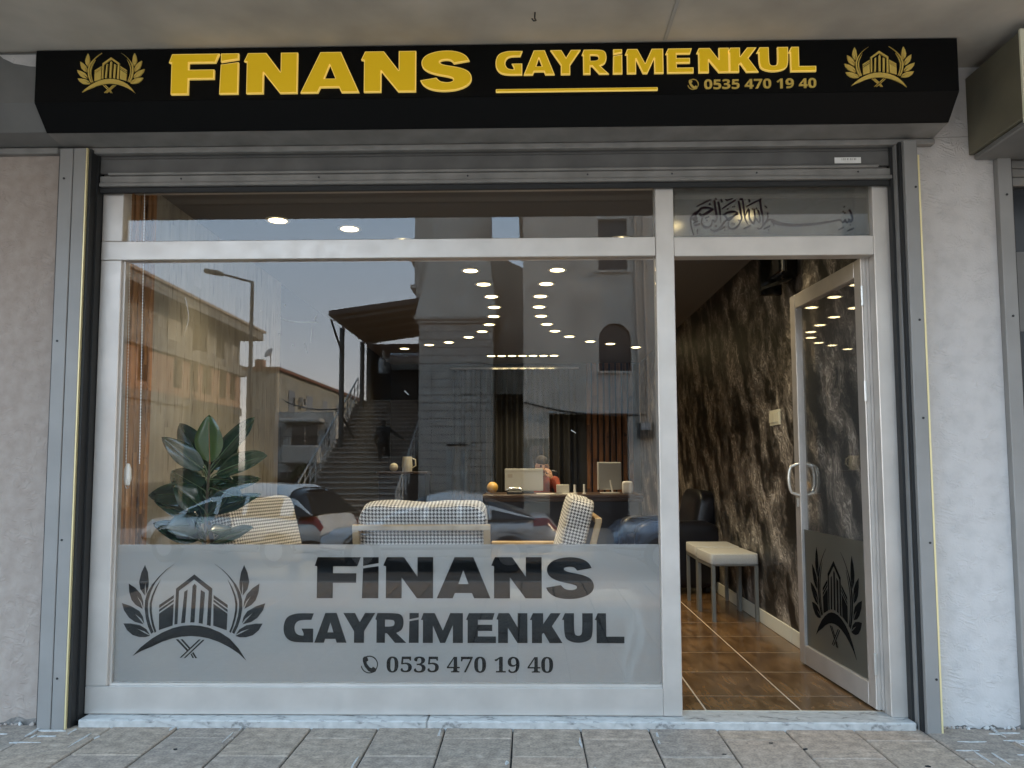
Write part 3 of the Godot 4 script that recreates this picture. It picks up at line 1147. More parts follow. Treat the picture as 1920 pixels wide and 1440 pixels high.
func build_signs() -> void:
	var s := thing("shop_sign", "black shop sign with raised gold letters FİNANS GAYRİMENKUL and two emblems", "sign")
	var b := MB.new()
	xprism(b, [0.335, 3.219, 0.35, 3.219, 0.35, 2.967, 0.335, 2.967], -2.333, 1.996)
	part(s, "front_panel", b, M.black_panel)
	b = MB.new()
	xprism(b, [0.35, 2.9655, 0.246, 2.861, 0.235, 2.866, 0.335, 2.9655], -2.333, 1.996)
	part(s, "lower_panel", b, M.black_panel)
	b = MB.new()
	xprism(b, [0.07, 3.215, 0.334, 3.215, 0.334, 2.968, 0.234, 2.868, 0.07, 2.868], -2.331, 1.994)
	part(s, "box", b, M.shutter_metal)
	b = MB.new()
	xprism(b, [0.244, 2.860, 0.12, 2.846, 0.08, 2.846, 0.08, 2.866, 0.234, 2.866], -2.331, 1.994)
	part(s, "underside", b, M.shutter_metal)
	part(s, "ledge", bx(-2.36, 2.004, 2.816, 2.845, 0.065, 0.105, 0.004), M.shutter_metal)
	var z := 0.3505
	var row := [["F",-1.690,-1.450],["i",-1.447,-1.358],["N",-1.333,-1.078],["A",-1.063,-0.786],["N",-0.779,-0.520],["S",-0.500,-0.258]]
	for q in row:
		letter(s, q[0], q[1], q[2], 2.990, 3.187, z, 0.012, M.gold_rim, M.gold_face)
	row = [["G",-0.148,-0.021],["A",-0.016,0.129],["Y",0.109,0.251],["R",0.256,0.382],["i",0.400,0.444],["M",0.457,0.635],["E",0.645,0.774],["N",0.789,0.939],["K",0.932,1.075],["U",1.067,1.213],["L",1.215,1.340]]
	for q in row:
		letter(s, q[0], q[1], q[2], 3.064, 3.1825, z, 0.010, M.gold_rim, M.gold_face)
	b = MB.new()
	b.box(Vector3(-0.146, 2.982, z), Vector3(0.607, 2.998, z + 0.01), 0.002)
	var u := part(s, "underline", b, M.gold_rim)
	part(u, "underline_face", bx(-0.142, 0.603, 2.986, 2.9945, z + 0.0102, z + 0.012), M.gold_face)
	words(s, "0535 470 19 40", "Droid Sans", 0.823, 1.340, 2.987, 3.034, z, 0.006, M.gold_plain)
	phone_icon(s, Vector2(0.772, 3.012), 0.026, z, z + 0.005, M.gold_plain)
	for e in [[-2.131, -1.809, 3.002, 3.202], [1.472, 1.795, 2.985, 3.182]]:
		var map := func(p: Vector2) -> Vector2:
			return Vector2(lerpf(e[0], e[1], (p.x - 235.0) / 852.0), lerpf(e[3], e[2], (p.y - 188.0) / 582.0))
		emblem(s, map, z, z + 0.006, M.gold_plain)
	var l := thing("neighbour_sign", "plain white-grey box sign butting against the black sign, upper left", "sign")
	b = MB.new()
	xprism(b, [0.07, 3.215, 0.338, 3.215, 0.338, 2.972, 0.240, 2.868, 0.12, 2.852, 0.07, 2.852], -7.0, -2.338)
	part(l, "box", b, M.white_panel)
	part(l, "ledge", bx(-7, -2.362, 2.818, 2.850, 0.065, 0.104, 0.004), M.shutter_metal)
	b = MB.new()
	var rag := PackedVector2Array([Vector2(-2.52, 3.207), Vector2(-2.50, 3.19), Vector2(-2.47, 3.176), Vector2(-2.45, 3.165), Vector2(-2.41, 3.158), Vector2(-2.37, 3.150), Vector2(-2.342, 3.148), Vector2(-2.342, 3.207)])
	b.prism(rag, 0.3385, 0.3395)
	part(l, "peeling_patch", b, M.white_plaster)
	var r := thing("neighbour_sign", "deep beige box sign of the next shop, its left end seen, upper right", "sign")
	part(r, "box", bx(2.187, 7.0, 2.772, 3.165, 0.064, 0.50, 0.003), M.beige_panel)
	part(r, "bottom_tray", bx(2.205, 7.0, 2.742, 2.7715, 0.075, 0.49, 0.006), M.white_panel)
	part(r, "front_trim", bx(2.183, 7.0, 2.745, 3.17, 0.5005, 0.512), M.cream_plastic)


func phone_icon(parent: Node, c: Vector2, r: float, z0: float, z1: float, m: Material) -> void:
	var b := MB.new()
	var id := func(p: Vector2) -> Vector2: return c + Vector2(p.x, -p.y) * r
	# an open ring round a receiver
	var ring := []
	for k in 25:
		var a := deg_to_rad(-130.0 + 300.0 * k / 24.0)
		ring.append(Vector2(cos(a), sin(a)) * 0.93)
	ribbon(b, ring, 0.10, 0.10, z0, z1, id)
	var rec := [-0.62,-0.86, -0.30,-0.92, -0.12,-0.45, -0.34,-0.30, -0.26,-0.05, 0.02,0.30, 0.26,0.42, 0.42,0.24, 0.84,0.52, 0.70,0.80, 0.36,0.92, -0.10,0.72, -0.52,0.22, -0.74,-0.34, -0.76,-0.68]
	poly(b, rec, z0, z1, id)
	part(parent, "phone_symbol", b, m)


# ------------------------------------------------------------------ the window
func build_window() -> void:
	var w := thing("shop_window", "wide aluminium framed shop window with a frosted lettered band along its foot", "window")
	var a: Material = M.aluminium
	part(w, "bottom_rail", bx(-2.166, 0.640, 0.048, 0.1785, -0.05, 0.03, 0.003), a)
	part(w, "side_stile", bx(-2.166, -2.060, 0.1795, 2.2885, -0.05, 0.028, 0.003), a)
	part(w, "side_stile", bx(-2.166, -2.060, 2.3865, 2.74, -0.05, 0.028, 0.003), a)
	part(w, "transom", bx(-2.166, 0.6385, 2.289, 2.386, -0.05, 0.03, 0.003), a)
	part(w, "mullion", bx(0.6405, 0.731, 0.048, 2.74, -0.05, 0.031, 0.003), a)
	part(w, "transom", bx(0.7315, 1.7195, 2.285, 2.3835, -0.05, 0.03, 0.003), a)
	part(w, "door_post", bx(1.720, 1.802, 0.046, 2.74, -0.05, 0.031, 0.003), a)
	part(w, "door_post_lip", bx(1.7195, 1.728, 0.05, 2.284, -0.075, -0.051), a)
	part(w, "pane_bead", bx(-2.0605, -2.048, 0.179, 2.288, -0.03, 0.008), a)
	part(w, "pane_bead", bx(-2.048, 0.640, 0.179, 0.190, -0.03, 0.008), a)
	for q in [[-2.060, 0.6404, 0.190, 2.289], [-2.060, 0.6404, 2.3862, 2.74], [0.7312, 1.7198, 2.3838, 2.74]]:
		part(w, "pane", bx(q[0], q[1], q[2], q[3], -0.006, 0.0), M.glass)
	var f := part(w, "frosted_band", bx(-2.058, 0.6395, 0.191, 0.8585, -0.0115, -0.0095), M.frosted_film)
	var z := -0.0090
	var e := -0.0072
	for q in [["F",-1.060,-0.832],["i",-0.824,-0.743],["N",-0.720,-0.473],["A",-0.455,-0.191],["N",-0.187,0.061],["S",0.082,0.317]]:
		letter(f, q[0], q[1], q[2], 0.5965 - (0.004 if q[0] == "S" else 0.0), 0.796, z, e - z, M.film_letter, null)
	for q in [["G",-1.210,-1.061],["A",-1.056,-0.898],["Y",-0.915,-0.757],["R",-0.757,-0.604],["i",-0.591,-0.543],["M",-0.532,-0.326],["E",-0.311,-0.164],["N",-0.162,-0.010],["K",0.002,0.161],["U",0.159,0.309],["L",0.319,0.462]]:
		letter(f, q[0], q[1], q[2], 0.3815, 0.525, z, e - z, M.film_letter, null)
	words(f, "0535 470 19 40", "Droid Serif", -0.699, 0.114, 0.2385, 0.3155, z, e - z, M.film_letter)
	phone_icon(f, Vector2(-0.784, 0.277), 0.043, z, e, M.film_letter)
	var map := func(p: Vector2) -> Vector2: return Vector2(-2.21333 + p.x * 0.00083784, 0.91406 - p.y * 0.00080268)
	emblem(f, map, z, e, M.film_letter)
	var same := func(p: Vector2) -> Vector2: return p
	for q in [[[-1.265, 2.013, -1.243, 1.988, -1.169, 1.971, -1.060, 1.970], 0.002, 0.005], [[-1.068, 2.006, -1.082, 1.979], 0.003, 0.006], [[-1.093, 1.945, -1.094, 1.869], 0.003, 0.004], [[-1.129, 1.865, -1.111, 1.811], 0.002, 0.003],
			[[-1.234, 2.055, -1.226, 2.058], 0.008, 0.008], [[-1.354, 2.029, -1.348, 2.027], 0.009, 0.008], [[-1.261, 1.914, -1.254, 1.913], 0.008, 0.009], [[-1.192, 1.853, -1.182, 1.850], 0.010, 0.010], [[-1.74, 2.10, -1.72, 2.0, -1.735, 1.93], 0.004, 0.002], [[-0.62, 1.62, -0.60, 1.60], 0.006, 0.004], [[0.21, 1.42, 0.235, 1.405], 0.006, 0.004]]:
		var pts := []
		for k in range(0, q[0].size(), 2):
			pts.append(Vector2(q[0][k], q[0][k + 1]))
		var rb := MB.new()
		ribbon(rb, pts, q[1], q[2], 0.0002, 0.0008, same)
		part(w, "tape_residue", rb, M.tape_residue)
	# frosted light above the door with a line of script
	f = part(w, "frosted_band", bx(0.733, 1.7185, 2.385, 2.738, -0.0115, -0.0095), M.blurring_film)
	var at := func(p: Vector2) -> Vector2: return Vector2(0.78716 + p.x * 0.00050991, 2.6681 - p.y * 0.00054367)
	var b := MB.new()
	for q in [
			[[175,250, 120,275, 85,310, 72,350, 78,410, 100,488], 8, 6, 12], [[92,322, 112,345, 125,330, 120,300, 150,268], 14, 8, 18], [[150,262, 180,234, 235,228, 296,242], 9, 8, 13], [[296,242, 262,262, 222,285, 182,306, 160,280], 12, 10, 15],
			[[134,216, 200,184, 272,150], 6, 8, 9], [[186,326, 179,370, 198,405, 240,416, 275,392, 286,345], 7, 5, 13], [[308,158, 322,255, 330,322, 312,362, 292,345, 282,352], 12, 6, 10],
			[[347,172, 362,255, 370,372], 12, 5, 10], [[266,428, 285,446, 316,450, 362,420, 402,368, 452,330, 476,318], 7, 7, 13], [[398,300, 440,276, 502,270, 541,286], 9, 8, 13], [[541,286, 498,308, 446,350, 426,322, 398,300], 10, 9, 12],
			[[384,242, 450,198, 522,156], 6, 9, 9], [[444,366, 444,410, 478,432, 528,412, 558,372, 572,345], 7, 5, 12], [[549,166, 563,255, 576,330, 560,356, 540,345], 12, 6, 10], [[590,164, 600,255, 608,330, 632,386], 12, 6, 9],
			[[604,325, 640,250, 650,262, 652,330, 690,384, 706,330, 700,245], 6, 9, 10], [[706,330, 722,345, 746,372, 756,325, 738,255], 7, 8, 9], [[758,162, 772,258, 786,340, 783,384], 12, 6, 10], [[624,222, 700,184, 772,152], 6, 9, 9],
			[[726,424, 748,434, 772,418, 800,380, 842,348, 882,352, 890,410], 7, 5, 12], [[828,285, 834,318, 824,348], 6, 6, 7], [[868,356, 930,382, 1020,398, 1130,402, 1290,392, 1440,372, 1545,354], 20, 9, 15],
			[[1545,354, 1566,380, 1588,362, 1590,348], 9, 7, 9], [[1590,350, 1606,382, 1628,364, 1628,345], 8, 7, 9], [[1628,350, 1644,376, 1662,348, 1654,300, 1634,260], 8, 12, 10],
			[[420,148, 436,162, 452,156, 494,142], 7, 6, 8], [[95,378, 146,354], 7, 8, 8], [[216,328, 258,312], 6, 8, 8], [[590,434, 662,400], 7, 9, 9], [[788,438, 852,406], 7, 9, 9], [[360,440, 412,408], 6, 8, 7], [[1520,452, 1576,424], 6, 8, 8], [[1606,464, 1672,434], 6, 8, 8], [[106,396, 164,382], 10, 10, 12],
			[[140,430, 132,476], 8, 4, 6], [[316,140, 334,152], 9, 8, 9], [[376,150, 388,180], 10, 6, 8], [[560,150, 592,150], 10, 10, 12], [[648,152, 660,166, 648,178], 8, 5, 9], [[760,154, 776,150], 9, 9, 9], [[260,186, 272,196, 258,198, 260,186], 5, 5, 6], [[316,392, 326,404, 316,408], 8, 5, 8], [[640,250, 656,262], 8, 8, 10]]:
		var pts := []
		for i in range(0, q[0].size(), 2):
			pts.append(Vector2(q[0][i], q[0][i + 1]))
		ribbon(b, pts, q[1] * 1.75, q[2] * 1.75, z, e, at, q[3] * 1.75)
	for q in [[235,350,10], [440,242,10], [490,222,8], [508,220,8], [684,244,9], [722,240,9], [812,222,8], [822,232,8], [835,286,8], [1585,232,9], [1574,278,9], [1592,290,9], [1640,404,8], [404,442,8], [835,444,8], [500,386,9], [480,378,8], [145,268,7]]:
		var c := Vector2(q[0], q[1])
		var o := PackedVector2Array()
		for d in [Vector2(-1, 0.2), Vector2(-0.1, 1), Vector2(1, -0.2), Vector2(0.1, -1)]:
			o.append(at.call(c + d * q[2]))
		b.prism(o, z, e)
	part(f, "script", b, M.script_ink)
	# bead chain of a roller blind inside the window
	var ch := thing("blind_chain", "white bead chain with a small white weight inside the window, far left", "blind chain")
	for s in [[-2.083, -2.062], [-2.012, -1.992]]:
		var path := []
		var rad := []
		for k in 181:
			var t := k / 180.0
			path.append(Vector3(lerpf(s[0], s[1], t), lerpf(2.70, 1.255 if s[0] < -2.05 else 1.26, t), -0.09))
			rad.append(0.0028 if k % 2 == 0 else 0.0012)
		b = MB.new()
		b.tube(path, rad, 6)
		part(ch, "bead_strand", b, M.chain_white)
	b = MB.new()
	b.T = Transform3D(Basis(), Vector3(-2.052, 1.148, -0.09))
	b.lathe([Vector2(0.0, 0.0), Vector2(0.012, 0.004), Vector2(0.019, 0.035), Vector2(0.017, 0.085), Vector2(0.009, 0.112), Vector2(0.0, 0.114)], 14)
	part(ch, "weight", b, M.chain_white)
	b = MB.new()
	b.tube([Vector3(-2.062, 1.15, -0.09), Vector3(-2.058, 1.135, -0.09), Vector3(-2.046, 1.135, -0.09), Vector3(-2.042, 1.15, -0.09)], 0.002, 6)
	part(ch, "loop", b, M.chrome)


func build_door() -> void:
	var d := thing("glass_door", "aluminium framed glass door standing open into the shop", "door", Vector3(1.702, 0.060, -0.040), deg_to_rad(-87.4))
	var a: Material = M.aluminium
	var L := -0.955
	part(d, "hinge_stile", bx(-0.080, 0, 0, 2.228, -0.022, 0.022, 0.003), a)
	part(d, "hinge_strip", bx(0.0005, 0.006, 0, 2.228, -0.016, -0.004), a)
	part(d, "hinge_strip", bx(0.0005, 0.006, 0, 2.228, 0.006, 0.016), a)
	part(d, "lock_stile", bx(L, L + 0.080, 0, 2.228, -0.022, 0.022, 0.003), a)
	part(d, "top_rail", bx(L + 0.0805, -0.0805, 2.142, 2.228, -0.022, 0.022, 0.003), a)
	part(d, "bottom_rail", bx(L + 0.0805, -0.0805, 0, 0.112, -0.022, 0.022, 0.003), a)
	part(d, "pane", bx(L + 0.080, -0.080, 0.112, 2.142, -0.005, 0.001), M.door_glass)
	var f := part(d, "frosted_band", bx(L + 0.081, -0.081, 0.113, 0.796, 0.003, 0.005), M.door_film)
	var map := func(p: Vector2) -> Vector2: return Vector2(-0.150 - (1087.0 - p.x) * 0.00076, 0.715 - (p.y - 188.0) * 0.00092)
	emblem(f, map, 0.0055, 0.0068, M.film_letter)
	for s in [-1.0, 1.0]:
		var path := []
		for k in 13:
			var t := k / 12.0
			path.append(Vector3(-0.905 + 0.02 * s, 1.0 + 0.19 * t, s * (0.024 + 0.062 * pow(sin(PI * t), 0.22))))
		var b := MB.new()
		b.tube(path, 0.0095, 10)
		part(d, "handle", b, M.handle_metal)
	part(d, "lock", bx(L + 0.02, L + 0.05, 0.93, 0.98, 0.022, 0.028, 0.003), M.hinge_steel)
	for y in [0.17, 1.50, 1.98]:
		var b := MB.new()
		b.tube([Vector3(0.012, y, 0.026), Vector3(0.012, y + 0.10, 0.026)], 0.009, 8)
		part(d, "hinge", b, M.hinge_steel)
	for y in [0.06, 0.155, 0.17]:
		var b := MB.new()
		disc(b, Vector3(-0.0005, y, -0.008), 0.004, 0.003, Vector3(1, 0, 0))
		part(d, "screw", b, M.hinge_steel)


# ------------------------------------------------------------------ the room
func build_room() -> void:
	var fl := setting("shop_floor")
	part(fl, "bed", bx(ROOM_L, ROOM_R, -0.2, FLOOR - 0.0012, ROOM_B, -0.0605), M.grout)
	var meshes := []
	for k in 8:
		var b := MB.new()
		var h := Vector2(0.2270, 0.2340)
		var uv := Rect2(rng.randf() * 0.4, rng.randf() * 0.4, 0.55, 0.55)
		b.quad_uv(Vector3(-h.x, 0, h.y), Vector3(h.x, 0, h.y), Vector3(h.x, 0, -h.y), Vector3(-h.x, 0, -h.y), uv)
		for q in [[Vector3(-h.x, 0, h.y), Vector3(h.x, 0, h.y)], [Vector3(h.x, 0, h.y), Vector3(h.x, 0, -h.y)], [Vector3(h.x, 0, -h.y), Vector3(-h.x, 0, -h.y)], [Vector3(-h.x, 0, -h.y), Vector3(-h.x, 0, h.y)]]:
			b.quad(q[0] + Vector3.DOWN * 0.006, q[1] + Vector3.DOWN * 0.006, q[1], q[0])
		meshes.append(b.mesh())
	for i in range(-8, 2):
		for k in range(-1, 18):
			var x0: float = maxf(1.3245 + 0.463 * (i - 1), ROOM_L)
			var x1: float = minf(1.3245 + 0.463 * i, ROOM_R)
			var z1: float = minf(-0.300 - 0.477 * k, -0.062)
			var z0: float = maxf(-0.300 - 0.477 * (k + 1), ROOM_B)
			if x1 - x0 < 0.03 or z1 - z0 < 0.03:
				continue
			var o := part(fl, "floor_tile", meshes[rng.randi_range(0, 7)], M.floor_tile, Vector3((x0 + x1) / 2, FLOOR, (z0 + z1) / 2))
			o.scale = Vector3((x1 - x0) / 0.463, 1, (z1 - z0) / 0.477)
	var ce := setting("shop_ceiling")
	part(ce, "ceiling", bx(ROOM_L, ROOM_R, CEIL, 3.2, ROOM_B, -0.302), M.ceiling_paint)
	var rw := setting("right_room_wall")
	var b := MB.new()
	b.box(Vector3(ROOM_R, FLOOR, ROOM_B), Vector3(1.90, CEIL + 0.1, -0.30))
	part(rw, "stone_covering", b, M.dark_stone)
	part(rw, "front_return", bx(ROOM_R + 0.004, 1.803, 0.0, 2.73, -0.30, -0.08), M.white_plaster)
	for k in 7:
		part(rw, "skirting", bx(ROOM_R - 0.013, ROOM_R, FLOOR + 0.001, FLOOR + 0.102, -0.32 - 1.18 * (k + 1), -0.323 - 1.18 * k, 0.003), M.skirting)
	var lw := setting("left_room_wall")
	part(lw, "wall", bx(-2.34, ROOM_L, 0.0, 3.0, ROOM_B, -0.30), M.dark_wall)
	part(lw, "front_return", bx(-2.34, -2.168, 0.0, 2.74, -0.30, -0.0), M.slat_gap)
	for k in 20:
		var m := MB.new()
		m.uo = Vector2(rng.randf(), rng.randf())
		m.us = 0.8
		m.box(Vector3(ROOM_L, FLOOR, -0.535 - 0.12 * (k + 1)), Vector3(ROOM_L + 0.012, CEIL, -0.5365 - 0.12 * k), 0.0012)
		part(lw, "wall_board", m, M.pale_board)
	for k in 7:
		var m := MB.new()
		m.uo = Vector2(rng.randf(), rng.randf())
		m.us = 1.2
		m.box(Vector3(ROOM_L, FLOOR, -0.08 - 0.064 * (k + 1)), Vector3(ROOM_L + 0.045, CEIL, -0.098 - 0.064 * k), 0.004)
		part(lw, "wood_slat", m, M.slat_wood)
	var bw := setting("back_room_wall")
	part(bw, "wall", bx(-2.34, 1.90, 0.0, 3.0, ROOM_B - 0.15, ROOM_B), M.dark_wall)
	for k in 8:
		var m := MB.new()
		m.uo = Vector2(rng.randf(), rng.randf())
		m.box(Vector3(0.92 + 0.095 * k, FLOOR, ROOM_B), Vector3(0.985 + 0.095 * k, CEIL, ROOM_B + 0.04), 0.005)
		part(bw, "wood_slat", m, M.back_slat)
	var cu := thing("curtain", "dark pleated curtain on the back wall of the shop", "curtain")
	b = MB.new()
	var f := func(u: float, v: float) -> Vector3: return Vector3(lerpf(-1.2, 0.75, u), lerpf(FLOOR + 0.02, 2.75, v), ROOM_B + 0.09 + 0.05 * sin(u * 75.0))
	b.surf(f, 0, 1, 120, 0, 1, 2)
	part(cu, "cloth", b, M.dark_wall)
	part(cu, "rail", bx(-1.25, 0.8, 2.76, 2.79, ROOM_B + 0.07, ROOM_B + 0.10), M.chrome)
	# on the right-hand wall
	var tv := thing("television", "black wall mounted television seen edge-on, high on the dark stone wall", "television")
	part(tv, "panel", bx(1.585, 1.735, 2.40, 2.84, -1.47, -1.43, 0.006), M.tv_black)
	part(tv, "bracket", bx(1.66, 1.766, 2.47, 2.72, -1.42, -1.20, 0.01), M.tv_black)
	b = MB.new()
	b.bar(Vector3(1.60, 2.44, -1.425), Vector3(1.73, 2.46, -1.18), 0.03, 0.02)
	part(tv, "bracket_arm", b, M.tv_black)
	for k in 3:
		part(tv, "bracket_plate", bx(1.63 + 0.02 * k, 1.645 + 0.02 * k, 2.50, 2.70, -1.40, -1.17 + 0.02 * k, 0.002), M.chrome if k == 1 else M.tv_black)
	var sw := thing("light_switch", "cream double switch plate on the dark stone wall", "switch")
	part(sw, "plate", bx(ROOM_R - 0.012, ROOM_R, 1.525, 1.635, -1.86, -1.64, 0.004), M.cream_plastic)
	for k in 2:
		part(sw, "rocker", bx(ROOM_R - 0.018, ROOM_R - 0.0125, 1.545, 1.615, -1.85 + 0.10 * k, -1.755 + 0.10 * k, 0.003), M.cream_plastic)


func build_lamps() -> void:
	var at := []
	for s in [[-0.117, 1]]:
		for q in [[0.36, -2.53], [0.28, -3.03], [0.235, -3.55], [0.23, -4.06], [0.258, -4.56], [0.332, -5.06], [0.44, -5.53], [0.635, -5.95], [0.93, -6.36], [1.215, -6.57], [1.60, -6.9], [0.52, -2.05], [0.78, -1.64], [1.10, -1.34], [1.53, -1.14]]:
			for side in [-1.0, 1.0]:
				at.append(Vector3(s[0] + side * q[0], CEIL, q[1]))
	for k in 7:
		at.append(Vector3(-0.55 + 0.155 * k, CEIL, -7.69))
	var proto: Node3D
	for i in at.size():
		var d: Node3D
		var pos: Vector3 = at[i]
		var side := "left" if pos.x < -0.117 else "right"
		var nth := ["first", "second", "third", "fourth", "fifth", "sixth", "seventh", "eighth", "ninth", "tenth", "eleventh", "twelfth", "thirteenth", "fourteenth", "fifteenth"]
		var label := "%s warm downlight from the left in the straight row at the back" % nth[maxi(i - 30, 0)]
		if i < 30:
			var k: int = [4, 5, 6, 7, 8, 9, 10, 11, 12, 13, 14, 3, 2, 1, 0][i / 2]
			label = "%s warm downlight from the window in the %s arc of ceiling lamps" % [nth[k], side]
		if proto == null:
			proto = thing("downlight", label, "ceiling light", pos, 0, "recessed downlights in the shop ceiling")
			var b := MB.new()
			b.lathe([Vector2(0.060, -0.004), Vector2(0.076, -0.006), Vector2(0.082, 0.0)], 24)
			part(proto, "trim", b, M.lamp_trim)
			b = MB.new()
			b.lathe([Vector2(0.0, -0.008), Vector2(0.045, -0.007), Vector2(0.060, -0.003)], 24)
			part(proto, "glowing_lens", b, M.lamp_glow)
			var l := SpotLight3D.new()
			l.name = "light"
			l.light_color = Color(1.0, 0.92, 0.75)
			l.light_energy = 0.30
			l.spot_angle = 52.0
			l.spot_range = 12.0
			l.spot_attenuation = 2.0
			l.light_size = 0.04
			l.shadow_enabled = true
			l.position = Vector3(0, -0.03, 0)
			l.rotation.x = -PI / 2
			proto.add_child(l)
			d = proto
		else:
			d = dup(proto, pos, INF, label)


# ------------------------------------------------------------------ furniture
func make_armchair(label: String, at: Vector3, turn: float) -> Node3D:
	# faces its own +z
	var t := thing("armchair", label, "armchair", at, turn, "houndstooth armchairs behind the window")
	var w := 0.43
	for s in [-1.0, 1.0]:
		part(t, "leg", bx(s * w - 0.022, s * w + 0.022, 0, 0.56, 0.30, 0.355, 0.004), M.beech)
		var b := MB.new()
		b.bar(Vector3(s * w, 0, -0.34), Vector3(s * w, 0.56, -0.30), 0.044, 0.055, Vector3.FORWARD, 0.004)
		part(t, "leg", b, M.beech)
		part(t, "armrest", bx(s * w - 0.035, s * w + 0.035, 0.561, 0.592, -0.36, 0.38, 0.006), M.beech)
	var frame := MB.new()
	var lo := Vector3(0, 0.30, -0.27)
	var hi := Vector3(0, 0.80, -0.40)
	for s in [-1.0, 1.0]:
		frame.bar(lo + Vector3.RIGHT * s * 0.408, hi + Vector3.RIGHT * s * 0.408, 0.042, 0.042, Vector3.FORWARD, 0.004)
	frame.bar(hi + Vector3(-0.43, 0.012, 0), hi + Vector3(0.43, 0.012, 0), 0.045, 0.036, Vector3.UP, 0.004)
	frame.bar(lo + Vector3(-0.386, 0, 0), lo + Vector3(0.386, 0, 0), 0.04, 0.05, Vector3.UP, 0.004)
	part(t, "back_frame", frame, M.beech)
	var rails := MB.new()
	rails.box(Vector3(-0.43, 0.26, 0.30), Vector3(0.43, 0.32, 0.335), 0.004)
	rails.box(Vector3(-0.435, 0.26, -0.30), Vector3(-0.40, 0.32, 0.30), 0.004)
	rails.box(Vector3(0.40, 0.26, -0.30), Vector3(0.435, 0.32, 0.30), 0.004)
	part(t, "seat_frame", rails, M.beech)
	var p := MB.new()
	p.pillow(Vector3(0.78, 0.17, 0.66), 0.28, 14, 44.0)
	part(t, "seat_cushion", p, M.houndstooth, Vector3(0, 0.40, 0.03))
	p = MB.new()
	p.pillow(Vector3(0.82, 0.56, 0.19), 0.30, 18, 44.0, 0.035)
	var c := part(t, "back_cushion", p, M.houndstooth, Vector3(0, 0.70, -0.235))
	c.rotation.x = -0.25
	return t


